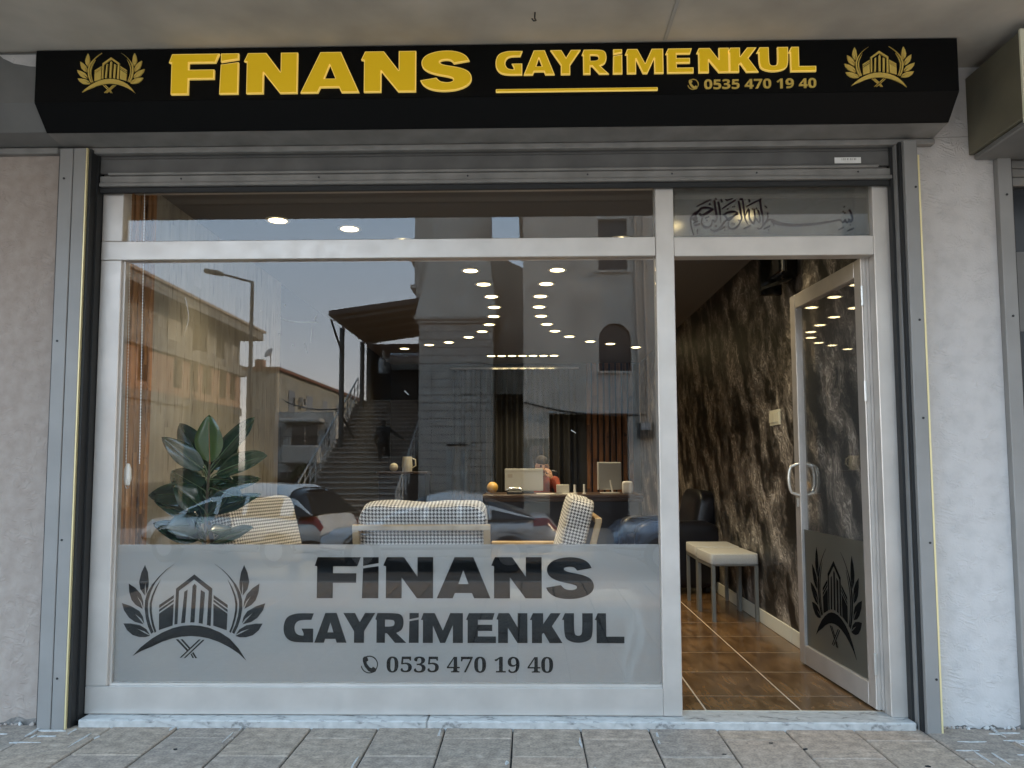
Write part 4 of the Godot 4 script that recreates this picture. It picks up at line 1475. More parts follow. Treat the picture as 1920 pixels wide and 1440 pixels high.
func build_furniture() -> void:
	make_armchair("houndstooth armchair seen from behind, in the middle of the window", Vector3(-0.67, FLOOR, -1.42), PI)
	var c := make_armchair("houndstooth armchair beside the rubber plant, on the left", Vector3(-1.72, FLOOR, -1.72), deg_to_rad(74))
	c = make_armchair("houndstooth armchair seen from the side, right of the middle one", Vector3(0.08, FLOOR, -2.0), deg_to_rad(-90))
	# small white table behind the frosted band
	var t := thing("side_table", "small white table with curved legs, seen through the frosted band", "table", Vector3(0.235, FLOOR, -0.42))
	part(t, "tabletop", bx(-0.345, 0.345, 0.475, 0.50, -0.19, 0.19, 0.008), M.white_lacquer)
	part(t, "apron", bx(-0.30, 0.30, 0.40, 0.474, -0.155, 0.155, 0.004), M.white_lacquer)
	for sx in [-1.0, 1.0]:
		for sz in [-1.0, 1.0]:
			var path := []
			var rad := []
			for k in 13:
				var u := k / 12.0
				var bow := 0.028 * sin(u * TAU * 0.95) + 0.01
				path.append(Vector3(sx * (0.30 + bow), 0.44 * (1 - u) + 0.004, sz * (0.15 + bow)))
				rad.append(lerpf(0.024, 0.011, u) + 0.004 * sin(u * PI))
			var b := MB.new()
			b.tube(path, rad, 8)
			part(t, "leg", b, M.white_lacquer)
	# two stools by the stone wall
	var s := thing("stool", "cream topped stool with square metal legs, the nearer of two", "stool", Vector3(1.565, FLOOR, -2.45), deg_to_rad(2), "stools by the dark stone wall")
	for sx in [-1.0, 1.0]:
		for sz in [-1.0, 1.0]:
			part(s, "leg", bx(sx * 0.165 - 0.014, sx * 0.165 + 0.014, 0, 0.42, sz * 0.215 - 0.014, sz * 0.215 + 0.014, 0.002), M.stool_steel)
		part(s, "stretcher", bx(sx * 0.165 - 0.012, sx * 0.165 + 0.012, 0.405, 0.432, -0.20, 0.20, 0.002), M.stool_steel)
		part(s, "stretcher", bx(-0.179, 0.179, 0.421, 0.433, sx * 0.215 - 0.014, sx * 0.215 + 0.014, 0.002), M.stool_steel)
	var b := MB.new()
	b.pillow(Vector3(0.372, 0.085, 0.468), 0.13, 16, 1.0)
	part(s, "seat", b, M.cream_fabric, Vector3(0, 0.474, 0))
	dup(s, Vector3(1.570, FLOOR, -2.965), deg_to_rad(-1), "cream topped stool with square metal legs, the farther of two")
	# leather armchair in the far corner by the wall
	var a := thing("leather_armchair", "black leather armchair in shadow behind the two stools", "armchair", Vector3(1.36, FLOOR, -4.0), deg_to_rad(-86))
	part(a, "base", bx(-0.42, 0.42, 0.06, 0.36, -0.38, 0.36, 0.03), M.black_leather)
	for sx in [-1.0, 1.0]:
		b = MB.new()
		b.pillow(Vector3(0.20, 0.62, 0.80), 0.35, 12)
		part(a, "armrest", b, M.black_leather, Vector3(sx * 0.40, 0.36, 0.0))
	b = MB.new()
	b.pillow(Vector3(0.68, 0.66, 0.24), 0.35, 12)
	part(a, "back_cushion", b, M.black_leather, Vector3(0, 0.62, -0.30)).rotation.x = -0.2
	b = MB.new()
	b.pillow(Vector3(0.64, 0.18, 0.62), 0.3, 12)
	part(a, "seat_cushion", b, M.black_leather, Vector3(0, 0.42, 0.05))
	for sx in [-1.0, 1.0]:
		for sz in [-1.0, 1.0]:
			part(a, "leg", bx(sx * 0.34 - 0.02, sx * 0.34 + 0.02, 0, 0.07, sz * 0.3 - 0.02, sz * 0.3 + 0.02), M.black_plastic)
	# low cabinet on the left with a jug and a globe
	var k := thing("cabinet", "dark cabinet with a reddish wood edge, far back on the left", "cabinet", Vector3(-1.70, FLOOR, -6.7))
	part(k, "body", bx(-0.28, 0.34, 0.06, 1.08, -0.22, 0.22, 0.004), M.navy_panel)
	part(k, "top", bx(-0.30, 0.36, 1.081, 1.11, -0.24, 0.24, 0.004), M.desk_top)
	part(k, "plinth", bx(-0.26, 0.32, 0, 0.059, -0.2, 0.2), M.black_plastic)
	for d in 2:
		part(k, "door", bx(-0.275 + 0.31 * d, 0.028 + 0.31 * d, 0.08, 1.07, 0.221, 0.238, 0.003), M.navy_panel)
	var j := thing("jug", "cream plastic jug standing on the dark cabinet", "jug", Vector3(-1.63, FLOOR + 1.111, -6.66))
	b = MB.new()
	b.lathe([Vector2(0.0, 0.0), Vector2(0.065, 0.002), Vector2(0.072, 0.08), Vector2(0.064, 0.17), Vector2(0.058, 0.20), Vector2(0.052, 0.20), Vector2(0.05, 0.05)], 16)
	part(j, "body", b, M.cream_plastic)
	b = MB.new()
	b.tube([Vector3(0.06, 0.18, 0), Vector3(0.11, 0.16, 0), Vector3(0.115, 0.08, 0), Vector3(0.068, 0.05, 0)], 0.009, 6)
	part(j, "handle", b, M.cream_plastic)
	b = MB.new()
	b.T = Transform3D(Basis(), Vector3(-1.80, FLOOR + 1.17, -6.60))
	b.lathe([Vector2(0, -0.058), Vector2(0.03, -0.052), Vector2(0.052, -0.028), Vector2(0.058, 0.0), Vector2(0.05, 0.03), Vector2(0.03, 0.05), Vector2(0, 0.058)], 16)
	tag(part(self, "ornament_ball", b, M.cream_plastic), "small pale ball ornament left of the cream jug", "ornament")


func build_desk() -> void:
	var d := thing("desk", "dark executive desk with a navy front, deep inside the shop", "desk", Vector3(0.42, FLOOR, -5.75))
	part(d, "top", bx(-0.96, 0.92, 0.812, 0.85, -0.40, 0.42, 0.005), M.desk_top)
	part(d, "front_panel", bx(-0.90, 0.86, 0.04, 0.811, 0.30, 0.33, 0.003), M.navy_panel)
	part(d, "top_edge", bx(-0.95, 0.91, 0.770, 0.8115, 0.331, 0.40, 0.003), M.desk_top)
	for s in [-0.88, 0.82]:
		part(d, "side_panel", bx(s, s + 0.04, 0, 0.811, -0.38, 0.299, 0.003), M.navy_panel)
	var y := FLOOR + 0.851
	var m := thing("monitor", "slim grey computer monitor on the right of the desk", "monitor", Vector3(0.98, y, -5.70), deg_to_rad(18))
	part(m, "screen", bx(-0.15, 0.15, 0.05, 0.37, -0.012, 0.012, 0.005), M.screen_back)
	part(m, "bezel", bx(-0.156, 0.156, 0.044, 0.376, -0.020, -0.0125, 0.003), M.white_plastic)
	var b := MB.new()
	b.bar(Vector3(0.02, 0.01, 0.03), Vector3(0.0, 0.16, 0.014), 0.03, 0.014)
	part(m, "stand", b, M.white_plastic)
	part(m, "foot", bx(-0.10, 0.10, 0, 0.012, -0.08, 0.08, 0.003), M.white_plastic)
	var l := thing("display_board", "pale upright board standing on the left of the desk", "board", Vector3(-0.06, y, -5.78))
	part(l, "board", bx(-0.235, 0.235, 0.03, 0.30, -0.012, 0.012, 0.006), M.screen_back)
	part(l, "frame_line", bx(-0.215, 0.215, 0.265, 0.268, 0.0125, 0.014), M.seam)
	part(l, "printed_mark", bx(-0.20, -0.14, 0.19, 0.235, 0.0125, 0.014, 0.004), M.seam)
	part(l, "foot", bx(-0.12, 0.12, 0, 0.03, -0.06, 0.06, 0.004), M.black_plastic)
	var g := MB.new()
	g.T = Transform3D(Basis(), Vector3(-0.435, y + 0.078, -5.55))
	g.lathe([Vector2(0, -0.070), Vector2(0.022, -0.067), Vector2(0.045, -0.052), Vector2(0.062, -0.026), Vector2(0.067, 0.0), Vector2(0.062, 0.026), Vector2(0.045, 0.05), Vector2(0.022, 0.063), Vector2(0, 0.067)], 20)
	tag(part(self, "ornament_ball", g, M.globe_gold), "gold ball ornament at the left end of the desk", "ornament")
	for q in [[0.545, 0.015, 0.11, "white candle tube on the desk, left of its twin"], [0.655, 0.013, 0.115, "white candle tube on the desk, next to the monitor"]]:
		b = MB.new()
		b.T = Transform3D(Basis(), Vector3(q[0], y, -5.5))
		b.lathe([Vector2(0, 0), Vector2(q[1] * 1.8, 0.002), Vector2(q[1] * 1.8, 0.01), Vector2(q[1], 0.014), Vector2(q[1], q[2]), Vector2(0, q[2])], 12)
		tag(part(self, "candle", b, M.white_plastic), q[3], "candle", "pale tubes on the desk")
	b = MB.new()
	b.box(Vector3(0.33, y, -5.60), Vector3(0.48, y + 0.11, -5.52), 0.006)
	tag(part(self, "desk_box", b, M.cream_fabric), "small olive box in the middle of the desk", "box")
	b = MB.new()
	b.T = Transform3D(Basis(), Vector3(1.17, y + 0.075, -5.52))
	b.pillow(Vector3(0.13, 0.15, 0.10), 0.4, 10)
	tag(part(self, "tissue_pack", b, M.white_plastic), "soft white tissue pack right of the monitor", "tissue pack")
	var tel := thing("telephone", "black desk telephone before the pale board", "telephone", Vector3(-0.17, y, -5.50))
	part(tel, "base", bx(-0.09, 0.09, 0, 0.035, -0.08, 0.08, 0.008), M.black_plastic)
	b = MB.new()
	b.tube([Vector3(-0.09, 0.045, 0.0), Vector3(-0.06, 0.065, 0), Vector3(0.06, 0.065, 0), Vector3(0.09, 0.045, 0)], 0.018, 8)
	part(tel, "receiver", b, M.chrome)
	for q in [[0.09, 0.0, 0.30], [0.30, -0.06, 0.22]]:
		b = MB.new()
		b.box(Vector3(q[0], y, -5.56), Vector3(q[0] + q[2], y + 0.008, -5.44), 0.002)
		tag(part(self, "paper_stack", b, M.white_plastic), "thin stack of papers on the desk %s" % ("in front of the pale board" if q[0] < 0.2 else "under the olive box"), "papers")
	var ch := thing("office_chair", "black high-backed office chair behind the desk", "chair", Vector3(0.16, FLOOR, -6.45))
	b = MB.new()
	b.pillow(Vector3(0.52, 0.10, 0.50), 0.3, 10)
	part(ch, "seat", b, M.black_leather, Vector3(0, 0.45, 0))
	b = MB.new()
	b.pillow(Vector3(0.50, 0.66, 0.10), 0.3, 10)
	part(ch, "backrest", b, M.black_leather, Vector3(0, 0.80, -0.27))
	b = MB.new()
	b.tube([Vector3(0, 0.05, 0), Vector3(0, 0.42, 0)], 0.03, 10)
	part(ch, "column", b, M.black_plastic)
	for k in 5:
		b = MB.new()
		b.bar(Vector3(0, 0.07, 0), Vector3(sin(TAU * k / 5) * 0.3, 0.04, cos(TAU * k / 5) * 0.3), 0.04, 0.03)
		part(ch, "foot", b, M.black_plastic)


func build_plant() -> void:
	var t := thing("rubber_plant", "tall rubber plant with big dark glossy leaves, inside the window at left", "plant", Vector3(-1.836, FLOOR, -0.58))
	var b := MB.new()
	b.lathe([Vector2(0, 0), Vector2(0.12, 0), Vector2(0.17, 0.38), Vector2(0.18, 0.40), Vector2(0.165, 0.40), Vector2(0.155, 0.34)], 24)
	part(t, "pot", b, M.pot_grey)
	b = MB.new()
	b.lathe([Vector2(0.156, 0.335), Vector2(0.08, 0.345), Vector2(0.0, 0.35)], 20)
	part(t, "soil", b, M.soil)
	b = MB.new()
	b.tube([Vector3(0.0, 0.33, 0), Vector3(-0.012, 0.65, 0.01), Vector3(-0.008, 0.95, -0.005), Vector3(0.006, 1.20, 0.0), Vector3(0.004, 1.27, 0)], [0.013, 0.012, 0.010, 0.007, 0.004], 8)
	part(t, "stem", b, M.stem_brown)
	var rows := [[-1.826,1.228,-1.832,1.541,0.124,0.02],[-1.849,1.228,-2.028,1.497,0.115,-0.04],[-1.815,1.25,-1.591,1.531,0.115,-0.05],[-1.83,1.20,-2.085,1.412,0.093,0.06],[-1.83,1.19,-1.469,1.303,0.151,0.08],[-1.84,1.10,-2.078,1.220,0.133,-0.06],[-1.84,1.08,-2.155,1.082,0.124,0.05],[-1.83,1.10,-1.551,1.174,0.089,-0.06],[-1.842,0.963,-1.680,1.073,0.142,0.10],[-1.85,0.93,-2.122,1.051,0.075,0.05],[-1.84,0.96,-1.541,1.086,0.080,-0.05],[-1.847,0.811,-2.114,0.928,0.098,0.07],[-1.835,0.80,-1.546,0.901,0.098,0.06],[-1.847,0.80,-1.877,0.974,0.169,0.12],[-1.838,1.17,-1.680,1.165,0.06,0.03],[-1.841,0.90,-1.944,1.069,0.133,-0.08],[-1.84,0.88,-1.70,0.86,0.12,-0.12],[-1.845,1.02,-1.86,1.18,0.12,-0.10],[-1.84,0.72,-1.62,0.72,0.11,0.05],[-1.85,0.70,-2.06,0.75,0.11,0.02],[-1.84,1.13,-1.60,1.06,0.115,0.10],[-1.845,1.16,-1.96,1.33,0.12,-0.12],[-1.84,0.93,-2.02,0.90,0.115,0.12],[-1.838,1.20,-1.72,1.40,0.10,-0.13],[-1.845,0.99,-1.98,1.14,0.12,0.13]]
	for i in rows.size():
		var r: Array = rows[i]
		var base := Vector3(r[0] + 1.836, r[1] - FLOOR, 0.0)
		var tip := Vector3(r[2] + 1.836, r[3] - FLOOR, r[5])
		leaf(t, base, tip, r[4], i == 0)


func leaf(t: Node3D, base: Vector3, tip: Vector3, width: float, front: bool) -> void:
	var d := tip - base
	var foot := Vector3(0.0, base.y - 0.03, 0.0)
	var pet := base + d * 0.12
	d = tip - pet
	var L := d.length()
	var x := d / L
	var nn := Vector3(0, 0.35 if front else 0.62, 0.9 if front else 0.75)
	if not front:
		nn += Vector3(rng.randf_range(-0.45, 0.45), rng.randf_range(-0.25, 0.25), 0)
	nn = (nn - x * nn.dot(x)).normalized()
	var y := nn.cross(x).normalized()
	var droop := (0.10 if absf(x.y) < 0.75 else 0.04) * rng.randf_range(0.5, 1.5)
	var wave := rng.randf_range(0.0, TAU)
	var spine := func(u: float) -> Vector3:
		return pet + x * L * u + nn * L * (0.30 * droop * 4.0 * u * (1.0 - u))
	var f := func(u: float, v: float) -> Vector3:
		var s := (v - 0.5) * 2.0
		var prof := pow(sin(PI * pow(clampf(u, 0.0, 1.0), 0.88)), 0.72) * (1.0 - 0.15 * u)
		var w := width * 0.70 * prof
		return spine.call(u) + y * w * s + nn * (absf(s) * w * 0.28 - absf(s * s * s) * w * 0.20 + s * s * w * 0.07 * sin(u * 9.0 + wave + s))
	var b := MB.new()
	var k := rng.randf_range(0.8, 1.2)
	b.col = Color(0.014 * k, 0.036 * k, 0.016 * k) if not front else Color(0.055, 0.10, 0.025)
	b.surf(f, 0.0, 1.0, 14, 0.0, 1.0, 8)
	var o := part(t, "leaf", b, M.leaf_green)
	b = MB.new()
	var path := [foot, pet.lerp(foot, 0.4) + Vector3.UP * 0.01]
	var rad := [0.0035, 0.0034]
	for q in 9:
		path.append(spine.call(q / 9.5) + nn * 0.0012)
		rad.append(lerpf(0.0032, 0.0008, q / 8.0))
	b.tube(path, rad, 6)
	part(o, "midrib", b, M.midrib if front else M.midrib_green)


# ------------------------------------------------------------------ the street across the road, seen in the window as in a mirror
func arch_hole(x0: float, x1: float, y0: float, y1: float) -> PackedVector2Array:
	var o := PackedVector2Array([Vector2(x0, y0), Vector2(x1, y0)])
	var r := (x1 - x0) / 2
	for k in 13:
		var a := PI * k / 12.0
		o.append(Vector2((x0 + x1) / 2 + cos(a) * r, y1 - r + sin(a) * r))
	return o


func rect(x0: float, x1: float, y0: float, y1: float) -> PackedVector2Array:
	return PackedVector2Array([Vector2(x0, y0), Vector2(x1, y0), Vector2(x1, y1), Vector2(x0, y1)])


func window_in(parent: Node, x0: float, x1: float, y0: float, y1: float, z: float, side := 1.0) -> void:
	# a glazed window set in a wall that faces -z
	var p := part(parent, "window", bx(x0, x1, y0, y1, z, z + 0.03), M.window_dark)
	part(p, "frame", bx(x0, x0 + 0.06, y0, y1, z - 0.03, z - 0.001), M.house_white)
	part(p, "frame", bx(x1 - 0.06, x1, y0, y1, z - 0.03, z - 0.001), M.house_white)
	part(p, "frame", bx((x0 + x1) / 2 - 0.03, (x0 + x1) / 2 + 0.03, y0, y1, z - 0.03, z - 0.001), M.house_white)


func build_street() -> void:
	var seen := ", mirrored in the shop window"
	# mosque
	var q := thing("white_building", "tall pale rendered building with an arched window" + seen, "building")
	var wall := rect(-0.14, 9.0, -0.9, 9.6)
	var b := MB.new()
	b.T = Transform3D(Basis(), Vector3(0, 0, 18.4))
	b.prism(wall, 0, 0.35, [arch_hole(2.01, 2.93, 3.89, 5.27), rect(0.58, 2.82, -0.7, 2.68), rect(2.02, 2.86, 6.80, 8.3), arch_hole(5.4, 6.3, 3.89, 5.27)])
	part(q, "front_wall", b, M.mosque_render)
	part(q, "side_wall", bx(-0.14, 0.2, -0.9, 9.6, 18.751, 28), M.mosque_render)
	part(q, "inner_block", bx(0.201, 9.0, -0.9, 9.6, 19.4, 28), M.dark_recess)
	part(q, "roof", bx(-0.3, 9.2, 9.601, 9.8, 18.25, 28), M.mosque_render)
	for w in [[2.01, 2.93, 3.89, 5.27], [2.02, 2.86, 6.80, 8.3], [5.4, 6.3, 3.89, 5.27]]:
		var p := part(q, "window", bx(w[0], w[1], w[2], w[3], 18.60, 18.62), M.window_dark)
		part(p, "sill", bx(w[0] - 0.08, w[1] + 0.08, w[2] - 0.07, w[2] - 0.001, 18.34, 18.6), M.mosque_render)
	part(q, "door_frame", bx(0.50, 2.90, 2.69, 2.76, 18.36, 18.399), M.house_white)
	var pil := part(q, "pilaster", bx(-0.12, 0.56, -0.9, 1.98, 18.30, 18.399), M.house_wall, Vector3.ZERO)
	for y in [0.35, 1.15]:
		part(pil, "carved_panel", bx(0.02, 0.42, y, y + 0.62, 18.26, 18.299, 0.02), M.minaret_stone)
	var shu := part(q, "shutter_panel", bx(1.15, 2.35, -0.7, 1.3, 18.9, 18.95), M.black_plastic)
	for k in 10:
		part(shu, "slat", bx(1.2, 2.3, -0.6 + 0.18 * k, -0.47 + 0.18 * k, 18.87, 18.899), M.black_plastic)
	var gap := thing("recessed_wall", "dark recessed wall between the grooved tower and the white building" + seen, "wall")
	b = MB.new()
	b.T = Transform3D(Basis(), Vector3(0, 0, 22.5))
	b.prism(PackedVector2Array([Vector2(-1.6, -0.9), Vector2(-0.10, -0.9), Vector2(-0.10, 7.9), Vector2(-0.55, 8.1), Vector2(-1.6, 8.9)]), 0, 0.3)
	part(gap, "wall", b, M.mosque_render)
	part(gap, "gate", bx(-1.3, -0.2, -0.9, 3.6, 22.3, 22.49), M.dark_recess)
	# minaret foot of grooved stone
	var mn := thing("grooved_tower", "pale tower of horizontally grooved stone with a moulded cornice" + seen, "tower")
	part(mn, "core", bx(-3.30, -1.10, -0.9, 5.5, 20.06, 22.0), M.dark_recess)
	for k in 26:
		var y := -0.75 + 0.243 * k
		if y > 5.4:
			break
		for c in [[-3.35, -2.97], [-2.957, -1.47], [-1.457, -1.07]]:
			if c[0] < -2.5 and c[0] > -2.96 and y < 1.6:
				part(mn, "stone", bx(c[0], -2.47, y, y + 0.229, 20.0, 20.12, 0.006), M.minaret_stone)
				part(mn, "stone", bx(-1.88, c[1], y, y + 0.229, 20.0, 20.12, 0.006), M.minaret_stone)
			else:
				part(mn, "stone", bx(c[0], c[1], y, y + 0.229, 20.0, 20.12, 0.006), M.minaret_stone)
	for k in 26:
		part(mn, "side_stone", bx(-1.19, -1.072, -0.75 + 0.243 * k, -0.521 + 0.243 * k, 20.121, 22.0, 0.006), M.minaret_stone)
		part(mn, "side_stone", bx(-3.348, -3.23, -0.75 + 0.243 * k, -0.521 + 0.243 * k, 20.121, 22.0, 0.006), M.minaret_stone)
	part(mn, "cornice", bx(-3.42, -1.0, 5.57, 5.67, 19.93, 22.07, 0.02), M.minaret_stone)
	part(mn, "cornice", bx(-3.50, -0.92, 5.672, 5.80, 19.85, 22.15, 0.03), M.minaret_stone)
	b = MB.new()
	var lo := [Vector3(-3.46, 5.80, 19.88), Vector3(-0.96, 5.80, 19.88), Vector3(-0.96, 5.80, 22.1), Vector3(-3.46, 5.80, 22.1)]
	var hi := [Vector3(-2.95, 8.2, 20.3), Vector3(-1.25, 8.2, 20.3), Vector3(-1.25, 8.2, 21.7), Vector3(-2.95, 8.2, 21.7)]
	for k in 4:
		b.quad_o(lo[k], lo[(k + 1) % 4], hi[(k + 1) % 4], hi[k], Vector3(-2.2, 7, 21))
	part(mn, "tapered_stage", b, M.mosque_render)
	b = MB.new()
	b.T = Transform3D(Basis(), Vector3(-2.1, 8.2, 21.0))
	b.lathe([Vector2(0.95, 0), Vector2(0.95, 9), Vector2(1.5, 9.6), Vector2(1.5, 10.6), Vector2(0.8, 10.7), Vector2(0.75, 14), Vector2(0, 19)], 16)
	part(mn, "shaft", b, M.mosque_render)
	var dr := part(mn, "door", bx(-2.46, -1.89, -0.75, 1.78, 20.03, 20.055), M.house_white)
	part(dr, "jamb", bx(-2.50, -2.46, -0.75, 1.84, 19.96, 20.05), M.house_white)
	part(dr, "jamb", bx(-1.89, -1.85, -0.75, 1.84, 19.96, 20.05), M.house_white)
	part(dr, "lintel", bx(-2.50, -1.85, 1.841, 1.88, 19.94, 20.05), M.dark_recess)
	for y in [-0.5, 0.36, 1.08]:
		part(dr, "carved_panel", bx(-2.36, -1.99, y, y + 0.6, 20.005, 20.029, 0.02), M.minaret_stone)
	var cor := thing("moulded_gable", "stepped stone moulding rising behind the left of the grooved tower" + seen, "cornice")
	for s in [[-4.05, 6.9, 7.1], [-3.95, 7.1, 7.45], [-4.15, 7.45, 7.6], [-4.0, 7.6, 8.5], [-4.2, 8.5, 8.7], [-4.0, 8.7, 12.0]]:
		part(cor, "moulding", bx(s[0], -2.5, s[1], s[2], 23.4, 25.0, 0.02), M.mosque_render)
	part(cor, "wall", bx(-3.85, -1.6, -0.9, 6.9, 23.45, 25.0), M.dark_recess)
	# pipes, cable and meter box on the white building
	for x in [3.06, 3.30]:
		b = MB.new()
		b.tube([Vector3(x, 9.4, 18.33), Vector3(x, 6.2, 18.33), Vector3(x + 0.05, 4.2, 18.33), Vector3(x + 0.06, 2.45, 18.33)], 0.04, 8)
		tag(part(self, "wall_pipe", b, M.minaret_stone), "grey pipe running down the white building, %s one of two%s" % ["left" if x < 3.2 else "right", seen], "pipe", "pipes on the white building")
	var mb := thing("meter_box", "small dark meter box on the white building below the pipes" + seen, "meter box")
	part(mb, "box", bx(3.05, 3.52, 1.98, 2.42, 18.20, 18.39, 0.01), M.pole_paint)
	part(mb, "cover", bx(3.14, 3.42, 2.20, 2.40, 18.14, 18.199, 0.01), M.grey_tank)
	b = MB.new()
	var sag := []
	for k in 17:
		var u := k / 16.0
		sag.append(Vector3(lerpf(-0.16, 3.4, u), lerpf(3.02, 2.66, u) - 0.42 * u * (1 - u) * 1.6, 18.34))
	b.tube(sag, 0.022, 6)
	tag(part(self, "cable", b, M.black_plastic), "black cable slung across the white building above its dark doorway" + seen, "cable")
	# staircase with canopy
	var st := thing("staircase", "long outdoor stone staircase with a white railing" + seen, "stairs")
	for k in 27:
		var y := ROAD + 0.15 + 0.155 * k
		var z := 17.5 + 0.31 * k
		part(st, "step", bx(-6.5, -3.72, y + 0.108, y + 0.153, z, z + 0.36, 0.008), M.stair_stone)
		part(st, "riser", bx(-6.47, -3.75, y, y + 0.107, z + 0.05, z + 0.30), M.stair_riser)
		if k < 26:
			part(st, "riser_fill", bx(-6.48, -3.74, -0.9, y - 0.001, z + 0.03, z + 0.34), M.stair_stone)
	for s in [-6.45, -3.62]:
		var rail := MB.new()
		var p0 := Vector3(s, ROAD + 1.15, 17.6)
		var p1 := Vector3(s, ROAD + 1.15 + 0.155 * 26, 17.6 + 0.31 * 26)
		for h in [0.0, -0.30, -0.60]:
			rail.tube([p0 + Vector3.UP * h, p1 + Vector3.UP * h], 0.028 if h == 0.0 else 0.014, 6)
		part(st, "handrail", rail, M.rail_white)
		for k in 15:
			var f := k / 14.0
			var g := p0.lerp(p1, f)
			b = MB.new()
			b.tube([g + Vector3.DOWN * 0.98, g], 0.022, 6)
			part(st, "baluster", b, M.rail_white)
	part(st, "side_wall", bx(-3.56, -3.36, -0.9, 3.8, 22.4, 26.0), M.stair_stone)
	var cn := thing("canopy", "black flat canopy on steel posts over the stair head" + seen, "canopy")
	b = MB.new()
	var und := [Vector3(-6.18, 5.86, 20.1), Vector3(-3.0, 6.30, 20.1), Vector3(-3.0, 6.30, 25.4), Vector3(-6.18, 5.86, 25.4)]
	var top := []
	for p in und:
		top.append(p + Vector3.UP * 0.16)
	b.quad_o(und[0], und[1], und[2], und[3], Vector3(-4.5, 7, 23))
	b.quad_o(top[0], top[1], top[2], top[3], Vector3(-4.5, 5, 23))
	for k in 4:
		b.quad_o(und[k], und[(k + 1) % 4], top[(k + 1) % 4], top[k], Vector3(-4.6, 6.1, 22.7))
	part(cn, "roof", b, M.canopy_dark)
	for k in 5:
		b = MB.new()
		b.bar(Vector3(-6.1, 5.80, 20.4 + 1.2 * k), Vector3(-3.1, 6.22, 20.4 + 1.2 * k), 0.07, 0.09)
		part(cn, "beam", b, M.pole_paint)
	for p in [[-6.25, 22.2, 5.85], [-6.2, 25.2, 5.85], [-3.55, 24.9, 6.2]]:
		b = MB.new()
		b.tube([Vector3(p[0], -0.7, p[1]), Vector3(p[0], p[2], p[1])], 0.085, 8)
		part(cn, "post", b, M.pole_paint)
	b = MB.new()
	b.bar(Vector3(-6.2, 5.82, 20.5), Vector3(-6.25, 5.0, 22.2), 0.05, 0.05)
	part(cn, "brace", b, M.canopy_dark)
	b = MB.new()
	b.bar(Vector3(-6.25, 2.9, 22.3), Vector3(-5.2, 0.75, 22.9), 0.07, 0.07)
	part(cn, "brace", b, M.canopy_dark)
	var ki := thing("stair_lobby", "dark lobby at the stair head with a long grey duct" + seen, "building")
	part(ki, "wall", bx(-6.0, -3.2, 3.3, 5.9, 26.1, 28.0), M.canopy_dark)
	part(ki, "side_wall", bx(-6.1, -5.95, 3.3, 6.0, 25.5, 28.0), M.pole_paint)
	part(ki, "door", bx(-4.3, -3.6, 3.3, 5.1, 26.05, 26.09), M.dark_recess)
	b = MB.new()
	b.T = Transform3D(Basis(), Vector3(-5.35, 4.62, 25.0))
	b.lathe([Vector2(0, 0), Vector2(0.18, 0.01), Vector2(0.2, 0.04), Vector2(0.2, 0.52), Vector2(0.12, 0.6), Vector2(0.05, 0.62), Vector2(0.05, 0.85), Vector2(0, 0.85)], 14)
	part(ki, "cylinder", b, M.grey_tank)
	b = MB.new()
	b.tube([Vector3(-5.2, 5.15, 25.6), Vector3(-3.5, 5.15, 25.6)], 0.32, 14)
	part(ki, "duct", b, M.grey_tank)
	# street lamp
	var lp := thing("street_lamp", "dark street lamp with a single slanting arm against the sky" + seen, "street lamp", Vector3(-10.0, -0.9, 24.08))
	b = MB.new()
	b.tube([Vector3(0, 0, 0), Vector3(0.0, 4, 0), Vector3(0.0, 8.80, 0)], [0.10, 0.085, 0.06], 10)
	part(lp, "pole", b, M.pole_paint)
	b = MB.new()
	b.tube([Vector3(0.0, 8.78, 0), Vector3(-1.10, 9.08, 0)], 0.04, 8)
	part(lp, "arm", b, M.pole_paint)
	b = MB.new()
	b.T = Transform3D(Basis(Vector3(0, 0, 1), -0.20), Vector3(-1.42, 9.15, 0))
	b.pillow(Vector3(0.72, 0.17, 0.3), 0.5, 10)
	part(lp, "lamp_head", b, M.pole_paint)
	# unfinished building at the left
	var un := thing("unfinished_building", "unfinished concrete and orange brick building with an open top floor" + seen, "building")
	var X := -21.4
	var z0 := 26.0
	var z1 := 54.0
	part(un, "roof_slab", bx(X - 14, X + 1.3, 10.65, 11.25, z0, 55.0), M.raw_concrete)
	part(un, "roof_edge", bx(X - 14, X + 1.42, 11.251, 11.42, z0, 55.3), M.stair_stone)
	part(un, "floor_band", bx(X - 13, X + 0.25, 7.85, 8.6, z0, z1 + 0.6), M.raw_concrete)
	part(un, "floor_band", bx(X - 13, X + 0.12, 4.9, 5.45, z0, z1), M.raw_concrete)
	part(un, "lower_wall", bx(X - 13, X, -0.95, 4.899, z0, z1), M.raw_concrete)
	var wb := MB.new()
	var holes := []
	for zz in [[34.5, 35.6], [38.6, 39.8], [42.9, 44.1], [45.2, 46.4], [47.2, 48.6], [50.0, 51.2], [52.0, 53.0]]:
		holes.append(rect(-zz[1], -zz[0], 5.95, 7.75))
	wb.T = Transform3D(Basis(Vector3(0, 0, -1), Vector3.UP, Vector3(1, 0, 0)), Vector3(X, 0, 0))
	wb.prism(rect(-z1, -z0, 5.45, 7.85), -0.3, 0, holes)
	part(un, "brick_wall", wb, M.hollow_brick)
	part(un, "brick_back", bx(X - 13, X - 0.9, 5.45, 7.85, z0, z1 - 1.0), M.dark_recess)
	part(un, "end_wall", bx(X - 13, X - 0.31, 5.45, 7.85, z1 - 0.9, z1 - 0.3), M.hollow_brick)
	part(un, "top_wall", bx(X - 0.3, X, 8.601, 10.649, z0, 45.2), M.raw_concrete)
	part(un, "shutter_board", bx(X + 0.001, X + 0.08, 8.75, 10.0, 41.9, 43.5), M.house_wall)
